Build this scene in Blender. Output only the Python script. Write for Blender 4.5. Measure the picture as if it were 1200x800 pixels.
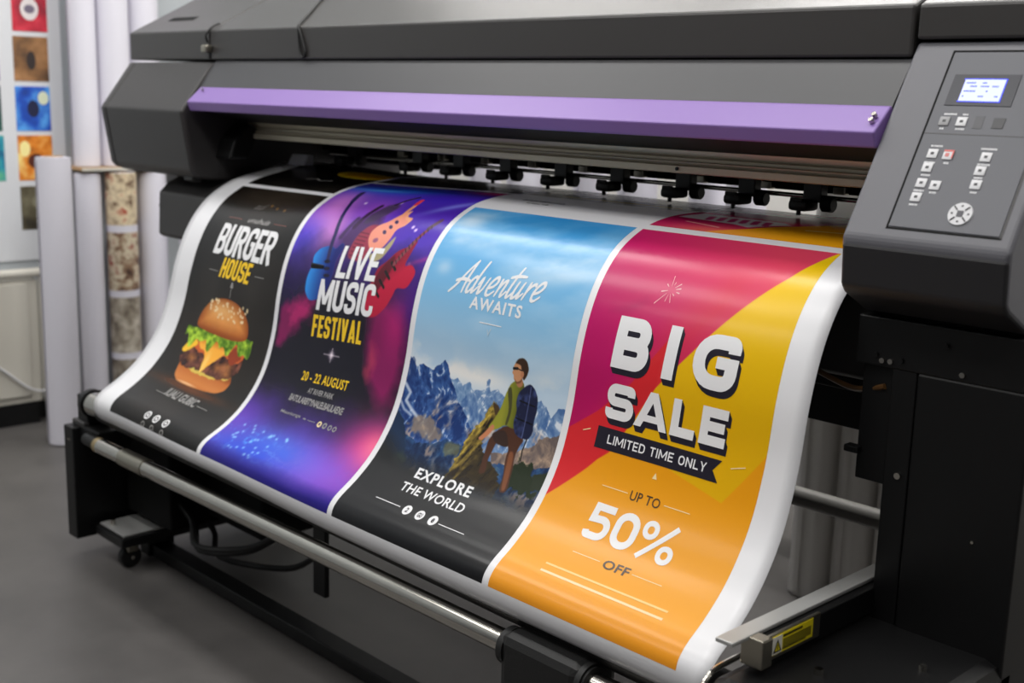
import bpy, bmesh, math, random
import numpy as np
from mathutils import Vector, Matrix
from mathutils import noise as mnoise

for o in list(bpy.data.objects):
    bpy.data.objects.remove(o)
SC = bpy.context.scene
COL = SC.collection
random.seed(7)
H = 1.145

# ---------------------------------------------------------------- camera
F_PX, PITCH, YAW, ROLL = 1431.0, .200, .765, .026
cd = bpy.data.cameras.new('camera')
cd.sensor_width = 36.0
cd.lens = F_PX / 1200 * 36
cd.clip_start = .02
cam = bpy.data.objects.new('camera', cd)
COL.objects.link(cam)
hv = Vector((-math.cos(YAW), math.sin(YAW), 0))
rt = Vector((math.sin(YAW), math.cos(YAW), 0))
fw = hv * math.cos(PITCH) + Vector((0, 0, -math.sin(PITCH)))
up = rt.cross(fw)
r2 = rt * math.cos(ROLL) + up * math.sin(ROLL)
u2 = -rt * math.sin(ROLL) + up * math.cos(ROLL)
cam.matrix_world = Matrix(((r2.x, u2.x, -fw.x, 0), (r2.y, u2.y, -fw.y, 0), (r2.z, u2.z, -fw.z, H), (0, 0, 0, 1)))
cd.dof.use_dof = True
cd.dof.focus_distance = 1.86
cd.dof.aperture_fstop = 4.0
SC.camera = cam

# ---------------------------------------------------------------- world, exposure
w = bpy.data.worlds.new('room_ambient')
SC.world = w
w.use_nodes = True
bg = w.node_tree.nodes['Background']
bg.inputs[0].default_value = (.80, .86, 1.0, 1)
bg.inputs[1].default_value = .35
SC.view_settings.view_transform = 'Standard'
SC.view_settings.look = 'None'
SC.view_settings.gamma = 1
SC.view_settings.use_curve_mapping = False
SC.view_settings.exposure = -.19
SC.cycles.use_denoising = True
SC.cycles.max_bounces = 8
SC.cycles.caustics_reflective = False
SC.cycles.caustics_refractive = False

CEIL = 2.8
RX0, RX1, RY0, RY1 = -4.1, 2.2, -2.0, 3.0
# ceiling light panels and rear fill: (x, y, size x, size y, watts)
PANELS = [(-3.2, 1.30, 1.3, .36, 20), (-1.6, 1.30, 1.3, .36, 20), (0, 1.30, 1.3, .36, 13),
          (-3.2, .20, 1.3, .50, 18), (-1.6, .20, 1.3, .50, 20), (0, .20, 1.3, .50, 14),
          (-3.2, -1.1, 1.3, .50, 12), (-1.6, -1.1, 1.3, .50, 14),
          (-3.2, 2.65, 1.3, .30, 18), (-1.6, 2.55, 1.3, .40, 42), (0, 2.55, 1.3, .40, 42)]  # rear row extended and boosted to brighten the rolls behind the printer
for i, (px, py, sx, sy, wt) in enumerate(PANELS):
    ld = bpy.data.lights.new('ceiling_and_fill_light', 'AREA')
    ld.shape = 'RECTANGLE'; ld.size = sx; ld.size_y = sy; ld.energy = wt
    ld.color = (1.0, .985, .96)
    lo = bpy.data.objects.new('ceiling_and_fill_light', ld)
    lo.location = (px, py, CEIL - .045)
    COL.objects.link(lo)

# ---------------------------------------------------------------- helpers
def lin(c):
    c = np.asarray(c, float) / 255.
    return np.where(c <= .04045, c / 12.92, ((c + .055) / 1.055) ** 2.4)

MATS = {}
def mat(name, rgb, rough=.5, metal=0., bump=0., bscale=200., vary=.06, vscale=6., coat=0., emit=None, estr=0., spec=.5, aniso=0.):
    if name in MATS: return MATS[name]
    m = bpy.data.materials.new(name); m.use_nodes = True
    nt = m.node_tree; b = nt.nodes['Principled BSDF']
    c = lin(rgb)
    b.inputs['Roughness'].default_value = rough
    b.inputs['Metallic'].default_value = metal
    b.inputs['Specular IOR Level'].default_value = spec
    b.inputs['Coat Weight'].default_value = coat
    b.inputs['Coat Roughness'].default_value = .15
    tc = nt.nodes.new('ShaderNodeTexCoord')
    nz = nt.nodes.new('ShaderNodeTexNoise'); nz.inputs['Scale'].default_value = vscale; nz.inputs['Detail'].default_value = 4
    nt.links.new(tc.outputs['Object'], nz.inputs['Vector'])
    rmp = nt.nodes.new('ShaderNodeMix'); rmp.data_type = 'RGBA'
    rmp.inputs[6].default_value = (*(c * (1 - vary)), 1); rmp.inputs[7].default_value = (*(np.minimum(1, c * (1 + vary))), 1)
    nt.links.new(nz.outputs['Fac'], rmp.inputs[0]); nt.links.new(rmp.outputs[2], b.inputs['Base Color'])
    if bump > 0:
        n2 = nt.nodes.new('ShaderNodeTexNoise'); n2.inputs['Scale'].default_value = bscale; n2.inputs['Detail'].default_value = 3
        nt.links.new(tc.outputs['Object'], n2.inputs['Vector'])
        bp = nt.nodes.new('ShaderNodeBump'); bp.inputs['Strength'].default_value = bump; bp.inputs['Distance'].default_value = .001
        nt.links.new(n2.outputs['Fac'], bp.inputs['Height']); nt.links.new(bp.outputs['Normal'], b.inputs['Normal'])
    if emit is not None:
        b.inputs['Emission Color'].default_value = (*lin(emit), 1); b.inputs['Emission Strength'].default_value = estr
    MATS[name] = m
    return m

def link(o, parent=None, label=None, cat=None, group=None, kind=None):
    COL.objects.link(o)
    if parent is not None: o.parent = parent
    if label: o['label'] = label
    if cat: o['category'] = cat
    if group: o['group'] = group
    if kind: o['kind'] = kind
    return o

def obj(name, bm, m, parent=None, smooth=False, **kw):
    me = bpy.data.meshes.new(name)
    bm.normal_update()
    bm.to_mesh(me); bm.free()
    me.materials.append(m)
    if smooth:
        me.polygons.foreach_set('use_smooth', [True] * len(me.polygons))
        try: me.set_sharp_from_angle(angle=math.radians(35))
        except Exception: pass
    return link(bpy.data.objects.new(name, me), parent, **kw)

def empty(name, loc, label, cat, group=None):
    o = bpy.data.objects.new(name, None); o.empty_display_size = .05
    o.location = loc
    link(o, None, label, cat, group)
    return o

def put(o, root):
    """parent keeping world coordinates of the mesh"""
    o.parent = root
    o.location = Vector(o.location) - root.location
    return o

def bev(bm, w, seg=2):
    if w > 0:
        bmesh.ops.bevel(bm, geom=list(bm.edges), offset=w, segments=seg, affect='EDGES', profile=.5, clamp_overlap=True)

def box(x0, x1, y0, y1, z0, z1, b=.002, bm=None):
    t = bmesh.new()
    bmesh.ops.create_cube(t, size=1)
    for v in t.verts:
        v.co = Vector(((x0 + x1) / 2 + v.co.x * (x1 - x0), (y0 + y1) / 2 + v.co.y * (y1 - y0), (z0 + z1) / 2 + v.co.z * (z1 - z0)))
    bev(t, b)
    return join(bm, t)

def join(bm, t):
    if bm is None: return t
    me = bpy.data.meshes.new('tmp'); t.to_mesh(me); t.free(); bm.from_mesh(me); bpy.data.meshes.remove(me)
    return bm

def prism(x0, x1, prof, b=.002, bm=None, seg=2):
    """profile of (y,z) extruded along x"""
    t = bmesh.new()
    A = [t.verts.new((x0, y, z)) for y, z in prof]; B = [t.verts.new((x1, y, z)) for y, z in prof]
    n = len(prof)
    t.faces.new(A); t.faces.new(B[::-1])
    for i in range(n): t.faces.new((A[i], B[i], B[(i + 1) % n], A[(i + 1) % n]))
    bmesh.ops.recalc_face_normals(t, faces=list(t.faces))
    bev(t, b, seg)
    return join(bm, t)

def cyl(p, q, r, n=24, bm=None, r2=None, b=0.):
    t = bmesh.new()
    p = Vector(p); q = Vector(q); d = q - p
    bmesh.ops.create_cone(t, cap_ends=True, segments=n, radius1=r, radius2=r if r2 is None else r2, depth=d.length)
    if b: bmesh.ops.bevel(t, geom=[e for e in t.edges if len(e.link_faces) == 2 and abs(e.link_faces[0].normal.dot(e.link_faces[1].normal)) < .3], offset=b, segments=2, affect='EDGES')
    rot = Vector((0, 0, 1)).rotation_difference(d.normalized()).to_matrix().to_4x4()
    t.transform(Matrix.Translation((p + q) / 2) @ rot)
    return join(bm, t)

def tube(pts, r, n=8, closed=False, sub=5):
    """smooth tube along a path"""
    P = [Vector(p) for p in pts]; out = []
    for i in range(len(P) - 1):
        a = P[max(i - 1, 0)]; b_, c = P[i], P[i + 1]; d = P[min(i + 2, len(P) - 1)]
        for k in range(sub):
            s = k / sub
            out.append(.5 * ((2 * b_) + (-a + c) * s + (2 * a - 5 * b_ + 4 * c - d) * s * s + (-a + 3 * b_ - 3 * c + d) * s ** 3))
    out.append(P[-1])
    bm = bmesh.new(); rings = []
    up = Vector((.13, .21, .97)).normalized()
    for i, p in enumerate(out):
        t = (out[min(i + 1, len(out) - 1)] - out[max(i - 1, 0)]).normalized()
        u = t.cross(up)
        if u.length < .05: u = t.cross(Vector((1, 0, 0)))
        u.normalize(); v = t.cross(u)
        rings.append([bm.verts.new(p + (u * math.cos(2 * math.pi * k / n) + v * math.sin(2 * math.pi * k / n)) * r) for k in range(n)])
    for i in range(len(rings) - 1):
        for k in range(n):
            bm.faces.new((rings[i][k], rings[i][(k + 1) % n], rings[i + 1][(k + 1) % n], rings[i + 1][k]))
    bm.faces.new(rings[0][::-1]); bm.faces.new(rings[-1])
    bmesh.ops.recalc_face_normals(bm, faces=list(bm.faces))
    return bm

# ---------------------------------------------------------------- materials
M_char = mat('charcoal_plastic', (50, 48, 48), .45, bump=.25, bscale=900, vary=.04)
M_chartop = mat('charcoal_lid_plastic', (58, 56, 55), .36, bump=.2, bscale=900, vary=.04)
M_panel = mat('panel_grey_plastic', (98, 98, 104), .45, bump=.2, bscale=900, vary=.04)
M_window = mat('tinted_window_cover', (62, 62, 65), .46, vary=.05)
M_black = mat('black_plastic', (20, 19, 19), .5, bump=.2, bscale=700)
M_steelblk = mat('black_powder_coated_steel', (13, 13, 14), .42, bump=.15, bscale=900, vary=.08, spec=.35)
M_dark = mat('matt_black_interior', (9, 9, 9), .75, spec=.2)
M_purple = mat('purple_plastic', (138, 108, 178), .38, vary=.03)
M_rail = mat('satin_rail_metal', (226, 217, 192), .42, .35, vary=.05, vscale=20)
M_alu = mat('brushed_aluminium', (168, 163, 150), .32, 1., vary=.07, vscale=20)
M_chrome = mat('polished_steel', (196, 192, 184), .16, 1., vary=.08, vscale=15)
M_alumatt = mat('matt_aluminium', (190, 190, 188), .5, .6, vary=.06, vscale=12)
M_paper = mat('white_vinyl_paper', (232, 232, 235), .33, vary=.01, coat=.15)
M_roll = mat('white_paper_roll', (222, 220, 230), .55, vary=.03, vscale=3)
M_wall = mat('grey_painted_wall', (176, 182, 186), .7, bump=.2, bscale=120, vary=.03, vscale=2)
M_wallw = mat('white_painted_wall', (205, 203, 198), .75, bump=.2, bscale=120, vary=.03, vscale=2)
M_wallg = mat('grey_painted_partition', (96, 96, 98), .75, bump=.2, bscale=120, vary=.04, vscale=2)
M_ceil = mat('white_ceiling', (225, 225, 222), .8, vary=.02)
M_cream = mat('cream_painted_metal', (205, 201, 190), .5, vary=.04)
M_rubber = mat('black_rubber', (18, 18, 18), .6, bump=.3, bscale=400)
M_key = mat('white_key', (215, 215, 218), .5, vary=.02)
M_yellow = mat('yellow_warning_print', (238, 218, 25), .45, vary=.03)
M_ink = mat('black_ink', (22, 20, 24), .4, vary=.05)

def floor_mat():
    m = bpy.data.materials.new('grey_vinyl_floor'); m.use_nodes = True
    nt = m.node_tree; b = nt.nodes['Principled BSDF']; tc = nt.nodes.new('ShaderNodeTexCoord')
    n1 = nt.nodes.new('ShaderNodeTexNoise'); n1.inputs['Scale'].default_value = 2.2; n1.inputs['Detail'].default_value = 8; n1.inputs['Roughness'].default_value = .65
    nt.links.new(tc.outputs['Object'], n1.inputs['Vector'])
    cr = nt.nodes.new('ShaderNodeValToRGB'); e = cr.color_ramp.elements
    e[0].position = .3; e[0].color = (*lin((76, 74, 73)), 1); e[1].position = .72; e[1].color = (*lin((101, 98, 96)), 1)
    nt.links.new(n1.outputs['Fac'], cr.inputs[0]); nt.links.new(cr.outputs[0], b.inputs['Base Color'])
    rr = nt.nodes.new('ShaderNodeMapRange'); rr.inputs[3].default_value = .34; rr.inputs[4].default_value = .5
    nt.links.new(n1.outputs['Fac'], rr.inputs[0]); nt.links.new(rr.outputs[0], b.inputs['Roughness'])
    return m

# ---------------------------------------------------------------- the room
def slab(name, x0, x1, y0, y1, z0, z1, m, parent=None, kind='structure'):
    return obj(name, box(x0, x1, y0, y1, z0, z1, 0), m, parent, kind=kind)
slab('floor', RX0 - .1, RX1 + .1, RY0 - .1, RY1 + .1, -.1, 0, floor_mat())
ceiling = slab('ceiling', RX0 - .1, RX1 + .1, RY0 - .1, RY1 + .1, CEIL, CEIL + .1, M_ceil)
slab('wall_left', RX0 - .1, RX0, RY0, RY1, 0, CEIL, M_wall)
slab('wall_back', RX0 - .1, RX1 + .1, RY1, RY1 + .1, 0, CEIL, M_wallw)
slab('wall_right', RX1, RX1 + .1, RY0, RY1, 0, CEIL, M_wallg)
slab('wall_front', RX0 - .1, RX1 + .1, RY0 - .1, RY0, 0, CEIL, M_wallg)
slab('baseboard_left', RX0, RX0 + .012, 1.66, RY1, 0, .07, M_steelblk)
for (px, py, sx, sy, wt) in PANELS:
    bm = box(px - sx / 2 - .03, px + sx / 2 + .03, py - sy / 2 - .03, py + sy / 2 + .03, CEIL - .04, CEIL - .001, .004)
    obj('light_housing', bm, M_alumatt, ceiling)

# ---------------------------------------------------------------- the printed sheet surface
PB0, PB1 = -.4300, 1.0850
PY = [1.7934, 1.7768, 1.7602, 1.7435, 1.7269, 1.7102, 1.6936, 1.677, 1.6603, 1.6437, 1.6271, 1.6104, 1.5938, 1.5773, 1.5609, 1.5446, 1.5286, 1.5131, 1.498, 1.4834, 1.4694, 1.4566, 1.4449, 1.4342, 1.4244, 1.4157, 1.408, 1.4012, 1.3952, 1.39, 1.3855, 1.3814, 1.3778, 1.3748, 1.3722, 1.3696, 1.3667, 1.3631, 1.359, 1.3545, 1.3495, 1.3439, 1.3374, 1.33, 1.3217, 1.3126, 1.3029, 1.2924, 1.2812, 1.2691, 1.2564, 1.2433, 1.2297, 1.2159, 1.2031, 1.1935, 1.1901, 1.1924, 1.2006, 1.2138]
PZ = [0.957, 0.957, 0.9571, 0.9571, 0.9571, 0.9571, 0.9569, 0.9567, 0.9565, 0.9562, 0.9557, 0.955, 0.9538, 0.952, 0.9493, 0.9459, 0.9413, 0.9353, 0.9283, 0.9204, 0.9114, 0.9009, 0.8891, 0.8764, 0.8629, 0.8487, 0.834, 0.8188, 0.8033, 0.7875, 0.7715, 0.7553, 0.7391, 0.7227, 0.7063, 0.6899, 0.6735, 0.6572, 0.6411, 0.6251, 0.6092, 0.5935, 0.5782, 0.5634, 0.5489, 0.535, 0.5215, 0.5086, 0.4963, 0.4849, 0.4741, 0.4638, 0.4543, 0.4451, 0.4344, 0.4211, 0.4051, 0.3888, 0.3748, 0.3648]
CO = {0: ([.0931, -.15205, .03442, .01627], [-.07517, .15031, -.03702, -.02049]), 1: ([-.00296, -.02417, .0263, -.00127], [.00281, .05389, -.03333, -.01613])}
XS = np.array([-2.522, -2.145, -1.694, -1.286, -.914])
SB = .648
# catmull-rom resample for smooth shading
_b = np.linspace(PB0, PB1, 60); _bd = np.linspace(PB0, PB1, 1500)
def catm(v):
    v = np.array(v); q = np.r_[2 * v[0] - v[1], v, 2 * v[-1] - v[-2]]
    u = (_bd - PB0) / (PB1 - PB0) * 59; i = np.clip(u.astype(int), 0, 58); t = u - i
    a, b, c, d = q[i], q[i + 1], q[i + 2], q[i + 3]
    return .5 * (2 * b + (-a + c) * t + (2 * a - 5 * b + 4 * c - d) * t * t + (-a + 3 * b - 3 * c + d) * t ** 3)
_Y, _Z = catm(PY), catm(PZ)
def sm(t):
    t = np.clip(t, 0, 1); return t * t * (3 - 2 * t)
def surf(X, b):
    X = np.asarray(X, float); b = np.asarray(b, float)
    Y = np.interp(b, _bd, _Y) + np.where(b < PB0, (PB0 - b) * SB, 0); Z = np.interp(b, _bd, _Z)
    t1 = sm((XS[2] - X) / (XS[2] - XS[1])) * (1 - sm((XS[1] - X) / (XS[1] - XS[0]))); t0 = sm((XS[1] - X) / (XS[1] - XS[0]))
    bb = np.clip(b, -.3, 1.05)
    for t, k in ((t0, 0), (t1, 1)):
        Y = Y + t * np.polyval(CO[k][0], bb); Z = Z + t * np.polyval(CO[k][1], bb)
    return Y, Z
def surf3(X, b, off=0.):
    X = np.asarray(X, float) + 0 * np.asarray(b); Y, Z = surf(X, b)
    if off:
        Y2, Z2 = surf(X, b + .004); Y1, Z1 = surf(X, b - .004)
        ty, tz = Y2 - Y1, Z2 - Z1; L = np.hypot(ty, tz)
        Y = Y + off * tz / L; Z = Z - off * ty / L
    return np.stack([X, Y, Z], -1)
MG = .007
POST = [(XS[i] + (MG if i else 0), XS[i + 1] - (MG if i < 3 else 0)) for i in range(4)]

def grid_mesh(name, X, B, off, m, parent, cols=None, label=None):
    na, nb = len(X), len(B)
    XX, BB = np.meshgrid(X, B, indexing='ij')
    P = surf3(XX, BB, off).reshape(-1, 3)
    idx = np.arange(na * nb).reshape(na, nb)
    F = np.stack([idx[:-1, :-1], idx[:-1, 1:], idx[1:, 1:], idx[1:, :-1]], -1).reshape(-1, 4)
    me = bpy.data.meshes.new(name)
    me.vertices.add(len(P)); me.vertices.foreach_set('co', P.ravel())
    me.loops.add(F.size); me.loops.foreach_set('vertex_index', F.ravel())
    me.polygons.add(len(F)); me.polygons.foreach_set('loop_start', np.arange(0, F.size, 4)); me.polygons.foreach_set('loop_total', np.full(len(F), 4))
    me.update(calc_edges=True)
    me.polygons.foreach_set('use_smooth', np.ones(len(F), bool))
    if cols is not None:
        ca = me.color_attributes.new('print', 'FLOAT_COLOR', 'POINT')
        c = np.ones((na * nb, 4)); c[:, :3] = np.maximum(lin(np.clip(cols, 0, 255)).reshape(-1, 3) * 1.004 - .004, .0015)
        ca.data.foreach_set('color', c.ravel())
    me.materials.append(m)
    o = bpy.data.objects.new(name, me)
    return link(o, parent, label)

def print_mat():
    m = bpy.data.materials.new('glossy_ink_print'); m.use_nodes = True
    nt = m.node_tree; b = nt.nodes['Principled BSDF']; b.inputs['Specular IOR Level'].default_value = .32
    a = nt.nodes.new('ShaderNodeAttribute'); a.attribute_name = 'print'
    nt.links.new(a.outputs['Color'], b.inputs['Base Color'])
    b.inputs['Roughness'].default_value = PRINT_R
    b.inputs['Coat Weight'].default_value = PRINT_C; b.inputs['Coat Roughness'].default_value = .12
    tc = nt.nodes.new('ShaderNodeTexCoord'); n = nt.nodes.new('ShaderNodeTexNoise'); n.inputs['Scale'].default_value = 9; n.inputs['Detail'].default_value = 2
    mp = nt.nodes.new('ShaderNodeMapping'); mp.inputs['Scale'].default_value = (.35, 1, 1)
    nt.links.new(tc.outputs['Object'], mp.inputs['Vector']); nt.links.new(mp.outputs[0], n.inputs['Vector'])
    bp = nt.nodes.new('ShaderNodeBump'); bp.inputs['Strength'].default_value = .25; bp.inputs['Distance'].default_value = .004
    nt.links.new(n.outputs['Fac'], bp.inputs['Height']); nt.links.new(bp.outputs['Normal'], b.inputs['Normal'])
    if PRINT_C: nt.links.new(bp.outputs['Normal'], b.inputs['Coat Normal'])
    return m
PRINT_R, PRINT_C = .27, .10
M_print = print_mat()
def inkmat(name, rgb): return mat(name, rgb, PRINT_R, coat=PRINT_C, vary=.01)
I_white = inkmat('white_print', (236, 236, 238)); I_yellow = inkmat('yellow_print', (250, 205, 20)); I_navy = inkmat('dark_print', (30, 26, 40))
I_cream = inkmat('cream_print', (250, 225, 170)); I_grey = inkmat('grey_print', (150, 148, 146)); I_peach = inkmat('peach_print', (247, 208, 130))

sheet = empty('printed_vinyl_sheet', (-1.73, 1.5, .96), 'wide glossy white sheet with four colourful posters, draped over the front of the large printer', 'printed sheet')
def on_sheet(o):
    o.location = -sheet.location
    return o
Xs = np.linspace(-2.602, -.862, 80); Bs = np.linspace(-.44, 1.083, 260)
so = on_sheet(grid_mesh('paper', Xs, Bs, 0, M_paper, sheet))
md = so.modifiers.new('thickness', 'SOLIDIFY'); md.thickness = .0005; md.offset = 0
# make sure normals point outward (towards the camera side)

# ---------------------------------------------------------------- painting tools (flat print only)
def vnoise(x, y, seed):
    rs = np.random.RandomState(seed); T = rs.rand(64, 64)
    xi = np.floor(x).astype(int); yi = np.floor(y).astype(int); xf = x - xi; yf = y - yi
    xf = xf * xf * (3 - 2 * xf); yf = yf * yf * (3 - 2 * yf)
    g = lambda i, j: T[(xi + i) % 64, (yi + j) % 64]
    return (g(0, 0) * (1 - xf) + g(1, 0) * xf) * (1 - yf) + (g(0, 1) * (1 - xf) + g(1, 1) * xf) * yf
def fbm(x, y, seed=0, oct=5, gain=.5):
    s = 0; a = 1; n = 0
    for o in range(oct):
        s = s + a * vnoise(x * 2 ** o, y * 2 ** o, seed + o); n += a; a *= gain
    return s / n
def ridge(x, y, seed=0, oct=5):
    s = 0; a = 1; n = 0
    for o in range(oct):
        s = s + a * (1 - np.abs(2 * vnoise(x * 2 ** o, y * 2 ** o, seed + o) - 1)); n += a; a *= .55
    return s / n
def chaikin(P, n=2):
    for _ in range(n):
        Q = []
        for i in range(len(P)):
            a, b = P[i], P[(i + 1) % len(P)]
            Q += [(a[0] * .8 + b[0] * .2, a[1] * .8 + b[1] * .2), (a[0] * .2 + b[0] * .8, a[1] * .2 + b[1] * .8)]
        P = Q
    return P
class Art:
    def __init__(s, k, na, nb, b0=0., b1=1.):
        s.k = k; s.l, s.r = POST[k - 1]; s.W = s.r - s.l
        s.a = np.linspace(0, 1, na); s.b = np.linspace(b0, b1, nb)
        s.A, s.B = np.meshgrid(s.a, s.b, indexing='ij')
        s.x = s.A * s.W / SB; s.y = s.B          # isotropic, units of poster height
        s.px = (b1 - b0) / nb
        s.C = np.zeros((na, nb, 3))
    def fill(s, col, al=1.):
        al = np.asarray(al)[..., None] if np.ndim(al) else al
        s.C = s.C * (1 - al) + np.asarray(col, float) * al
    def sd(s, pts):
        P = np.array([(p[0] * s.W / SB, p[1]) for p in pts]); d = np.full(s.x.shape, 1e9); ins = np.zeros(s.x.shape, bool)
        for i in range(len(P)):
            x1, y1 = P[i]; x2, y2 = P[(i + 1) % len(P)]
            ex, ey = x2 - x1, y2 - y1; wx, wy = s.x - x1, s.y - y1
            t = np.clip((wx * ex + wy * ey) / (ex * ex + ey * ey + 1e-12), 0, 1)
            d = np.minimum(d, (wx - ex * t) ** 2 + (wy - ey * t) ** 2)
            c = ((y1 > s.y) != (y2 > s.y)) & (s.x < (x2 - x1) * (s.y - y1) / (y2 - y1 + 1e-12) + x1)
            ins ^= c
        d = np.sqrt(d)
        return np.where(ins, -d, d)
    def poly(s, pts, col, soft=0., wob=0., seed=3, sc=40, alpha=1.):
        if s.k != 4: pts = chaikin(pts)
        d = s.sd(pts)
        if wob: d = d + wob * (fbm(s.x * sc, s.y * sc, seed, 3) - .5)
        w_ = max(soft, s.px)
        al = np.clip(.5 - d / w_, 0, 1) * alpha
        s.fill(col, al); return al
    def ell(s, a, b, ra, rb, col, soft=.01, alpha=1., rot=0., power=None):
        dx, dy = (s.A - a) * s.W / SB, s.B - b
        c, n = math.cos(rot), math.sin(rot); ux, uy = c * dx + n * dy, -n * dx + c * dy
        q = np.sqrt((ux / ra) ** 2 + (uy / rb) ** 2)
        al = np.exp(-(q ** 2)) if power else np.clip((1 - q) * min(ra, rb) / max(soft, s.px) + .5, 0, 1)
        al = al * alpha; s.fill(col, al); return al
    def line(s, pts, wd, col, soft=0., alpha=1.):
        P = [(p[0] * s.W / SB, p[1]) for p in pts]; d = np.full(s.x.shape, 1e9)
        for (x1, y1), (x2, y2) in zip(P[:-1], P[1:]):
            ex, ey = x2 - x1, y2 - y1; wx, wy = s.x - x1, s.y - y1
            t = np.clip((wx * ex + wy * ey) / (ex * ex + ey * ey + 1e-12), 0, 1)
            d = np.minimum(d, np.hypot(wx - ex * t, wy - ey * t))
        al = np.clip((wd / 2 - d) / max(soft, s.px) + .5, 0, 1) * alpha
        s.fill(col, al); return al
    def mesh(s, name, label, parent=None, off=.0004):
        o = grid_mesh(name, s.l + s.a * s.W, s.b, off, M_print, parent or sheet, s.C, label)
        return on_sheet(o)
def C3(*v): return np.array(v, float)
def lerp(c0, c1, t):
    t = np.asarray(t)[..., None]; return np.array(c0, float) * (1 - t) + np.array(c1, float) * t

# ---- poster 1: burger
def poster_burger():
    g = Art(1, 220, 420, 0., 1.)
    n = fbm(g.x * 5, g.y * 5, 11)
    g.C = lerp((20, 18, 17), (44, 38, 33), np.clip(n * 1.3 - .35, 0, 1))
    g.ell(.5, .05, .33, .07, (84, 72, 58), .1, .35, power=2)
    g.ell(.5, .62, .30, .20, (66, 54, 42), .1, .4, power=2)
    for i, (a, b) in enumerate([(.66, .097), (.75, .100), (.58, .088)]): g.ell(a, b, .008, .006, (150, 110, 60), .006, .6)
    g.ell(.3, .44, .06, .09, (80, 76, 72), .1, .25, power=2)          # wisps of smoke
    g.ell(.74, .42, .05, .10, (74, 68, 62), .1, .22, power=2)
    g.ell(.47, .80, .21, .018, (120, 60, 20), .02, .7, power=2)
    # bottom bun
    bun = [(.22, .715), (.30, .728), (.50, .732), (.76, .700), (.79, .725), (.775, .757), (.72, .777), (.6, .787), (.45, .792), (.32, .790), (.255, .77)]
    g.poly(bun, (186, 104, 44)); al = np.clip(.5 - g.sd(bun) / .004, 0, 1)
    g.fill(C3(226, 150, 80), al * np.clip((g.B - .725) / .05, 0, 1) * .5 * np.clip(1 - (g.B - .77) / .03, 0, 1))
    g.fill(C3(130, 62, 22), al * np.clip((.735 - g.B) / .02, 0, 1) * .8)
    g.ell(.42, .785, .05, .004, (240, 200, 150), .004, .8)
    g.poly([(.24, .70), (.78, .685), (.75, .72), (.6, .735), (.45, .742), (.3, .735)], (214, 186, 84), wob=.02, seed=5, sc=50)
    g.poly([(.24, .70), (.40, .706), (.42, .725), (.30, .73)], (196, 200, 90), wob=.015, seed=8, sc=60)
    # patties
    pt = [(.19, .70), (.205, .672), (.26, .655), (.4, .66), (.6, .64), (.74, .60), (.80, .63), (.80, .68), (.75, .715), (.6, .728), (.45, .725), (.3, .73), (.22, .722)]
    al = np.clip(.5 - (g.sd(pt) + .02 * (fbm(g.x * 45, g.y * 45, 21, 3) - .5)) / .003, 0, 1)
    t = fbm(g.x * 38, g.y * 38, 22, 4)
    g.C = g.C * (1 - al[..., None]) + lerp((40, 20, 16), (134, 78, 60), np.clip(t * 2.2 - .55, 0, 1)) * al[..., None]
    for a, b in ((.60, .69), (.68, .675), (.70, .70), (.31, .69)): g.ell(a, b, .022, .012, (214, 140, 66), .02, .55)
    # tomato, bacon and cheese
    g.poly([(.24, .64), (.30, .61), (.5, .60), (.74, .585), (.80, .60), (.78, .65), (.70, .66), (.62, .645), (.50, .66), (.36, .665)], (206, 96, 44), wob=.02, seed=31, sc=40)
    g.poly([(.62, .615), (.74, .60), (.77, .64), (.72, .665), (.66, .65)], (150, 60, 30), wob=.02, seed=33, sc=60)
    g.poly([(.17, .675), (.19, .645), (.27, .62), (.31, .635), (.26, .66), (.21, .682)], (250, 196, 50), wob=.006, seed=36)
    al = g.poly([(.29, .615), (.46, .61), (.67, .598), (.65, .625), (.585, .645), (.50, .70), (.458, .735), (.435, .69), (.41, .655), (.33, .645)], (252, 178, 62), wob=.008, seed=41)
    g.fill(C3(255, 216, 120), al * np.clip(1 - np.abs(g.A - .46) / .035, 0, 1) * np.clip((g.B - .63) / .05, 0, 1) * .8)
    g.fill(C3(206, 110, 30), al * np.clip((.632 - g.B) / .02, 0, 1) * .7)
    # lettuce
    up_ = .571 - .035 * (g.A - .5); lo = .630 + .016 * np.sin(g.A * 34) + .012 * np.sin(g.A * 61 + 1) - .035 * (g.A - .3)
    dv = np.maximum(up_ - g.B, g.B - lo); dh = np.maximum(.13 - g.A, g.A - .84) * .57
    dd = np.maximum(dv, dh) + .012 * (fbm(g.x * 60, g.y * 60, 51, 3) - .5)
    al = np.clip(.5 - dd / .003, 0, 1); t = fbm(g.x * 55, g.y * 55, 52, 3)
    g.C = g.C * (1 - al[..., None]) + lerp((66, 108, 18), (186, 222, 62), np.clip(t * 2 - .5, 0, 1)) * al[..., None]
    # top bun
    bt = [(.225, .575), (.215, .55), (.24, .51), (.30, .475), (.39, .453), (.49, .446), (.60, .452), (.69, .474), (.75, .508), (.775, .545), (.765, .566), (.70, .578), (.60, .584), (.47, .584), (.33, .582)]
    d = g.sd(chaikin(bt)); al = np.clip(.5 - d / .003, 0, 1)
    base = lerp((158, 78, 24), (226, 148, 74), np.clip(-d / .05, 0, 1))
    base = base * (1 + .10 * (fbm(g.x * 18, g.y * 18, 61)[..., None] - .5))
    g.C = g.C * (1 - al[..., None]) + base * al[..., None]
    g.fill(C3(248, 196, 128), np.exp(-(((g.A - .44) / .16) ** 2 + ((g.B - .49) / .03) ** 2)) * .7 * al)
    g.fill(C3(140, 66, 22), al * np.clip((g.B - .56) / .02, 0, 1) * .7)
    rs = random.Random(4)
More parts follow.
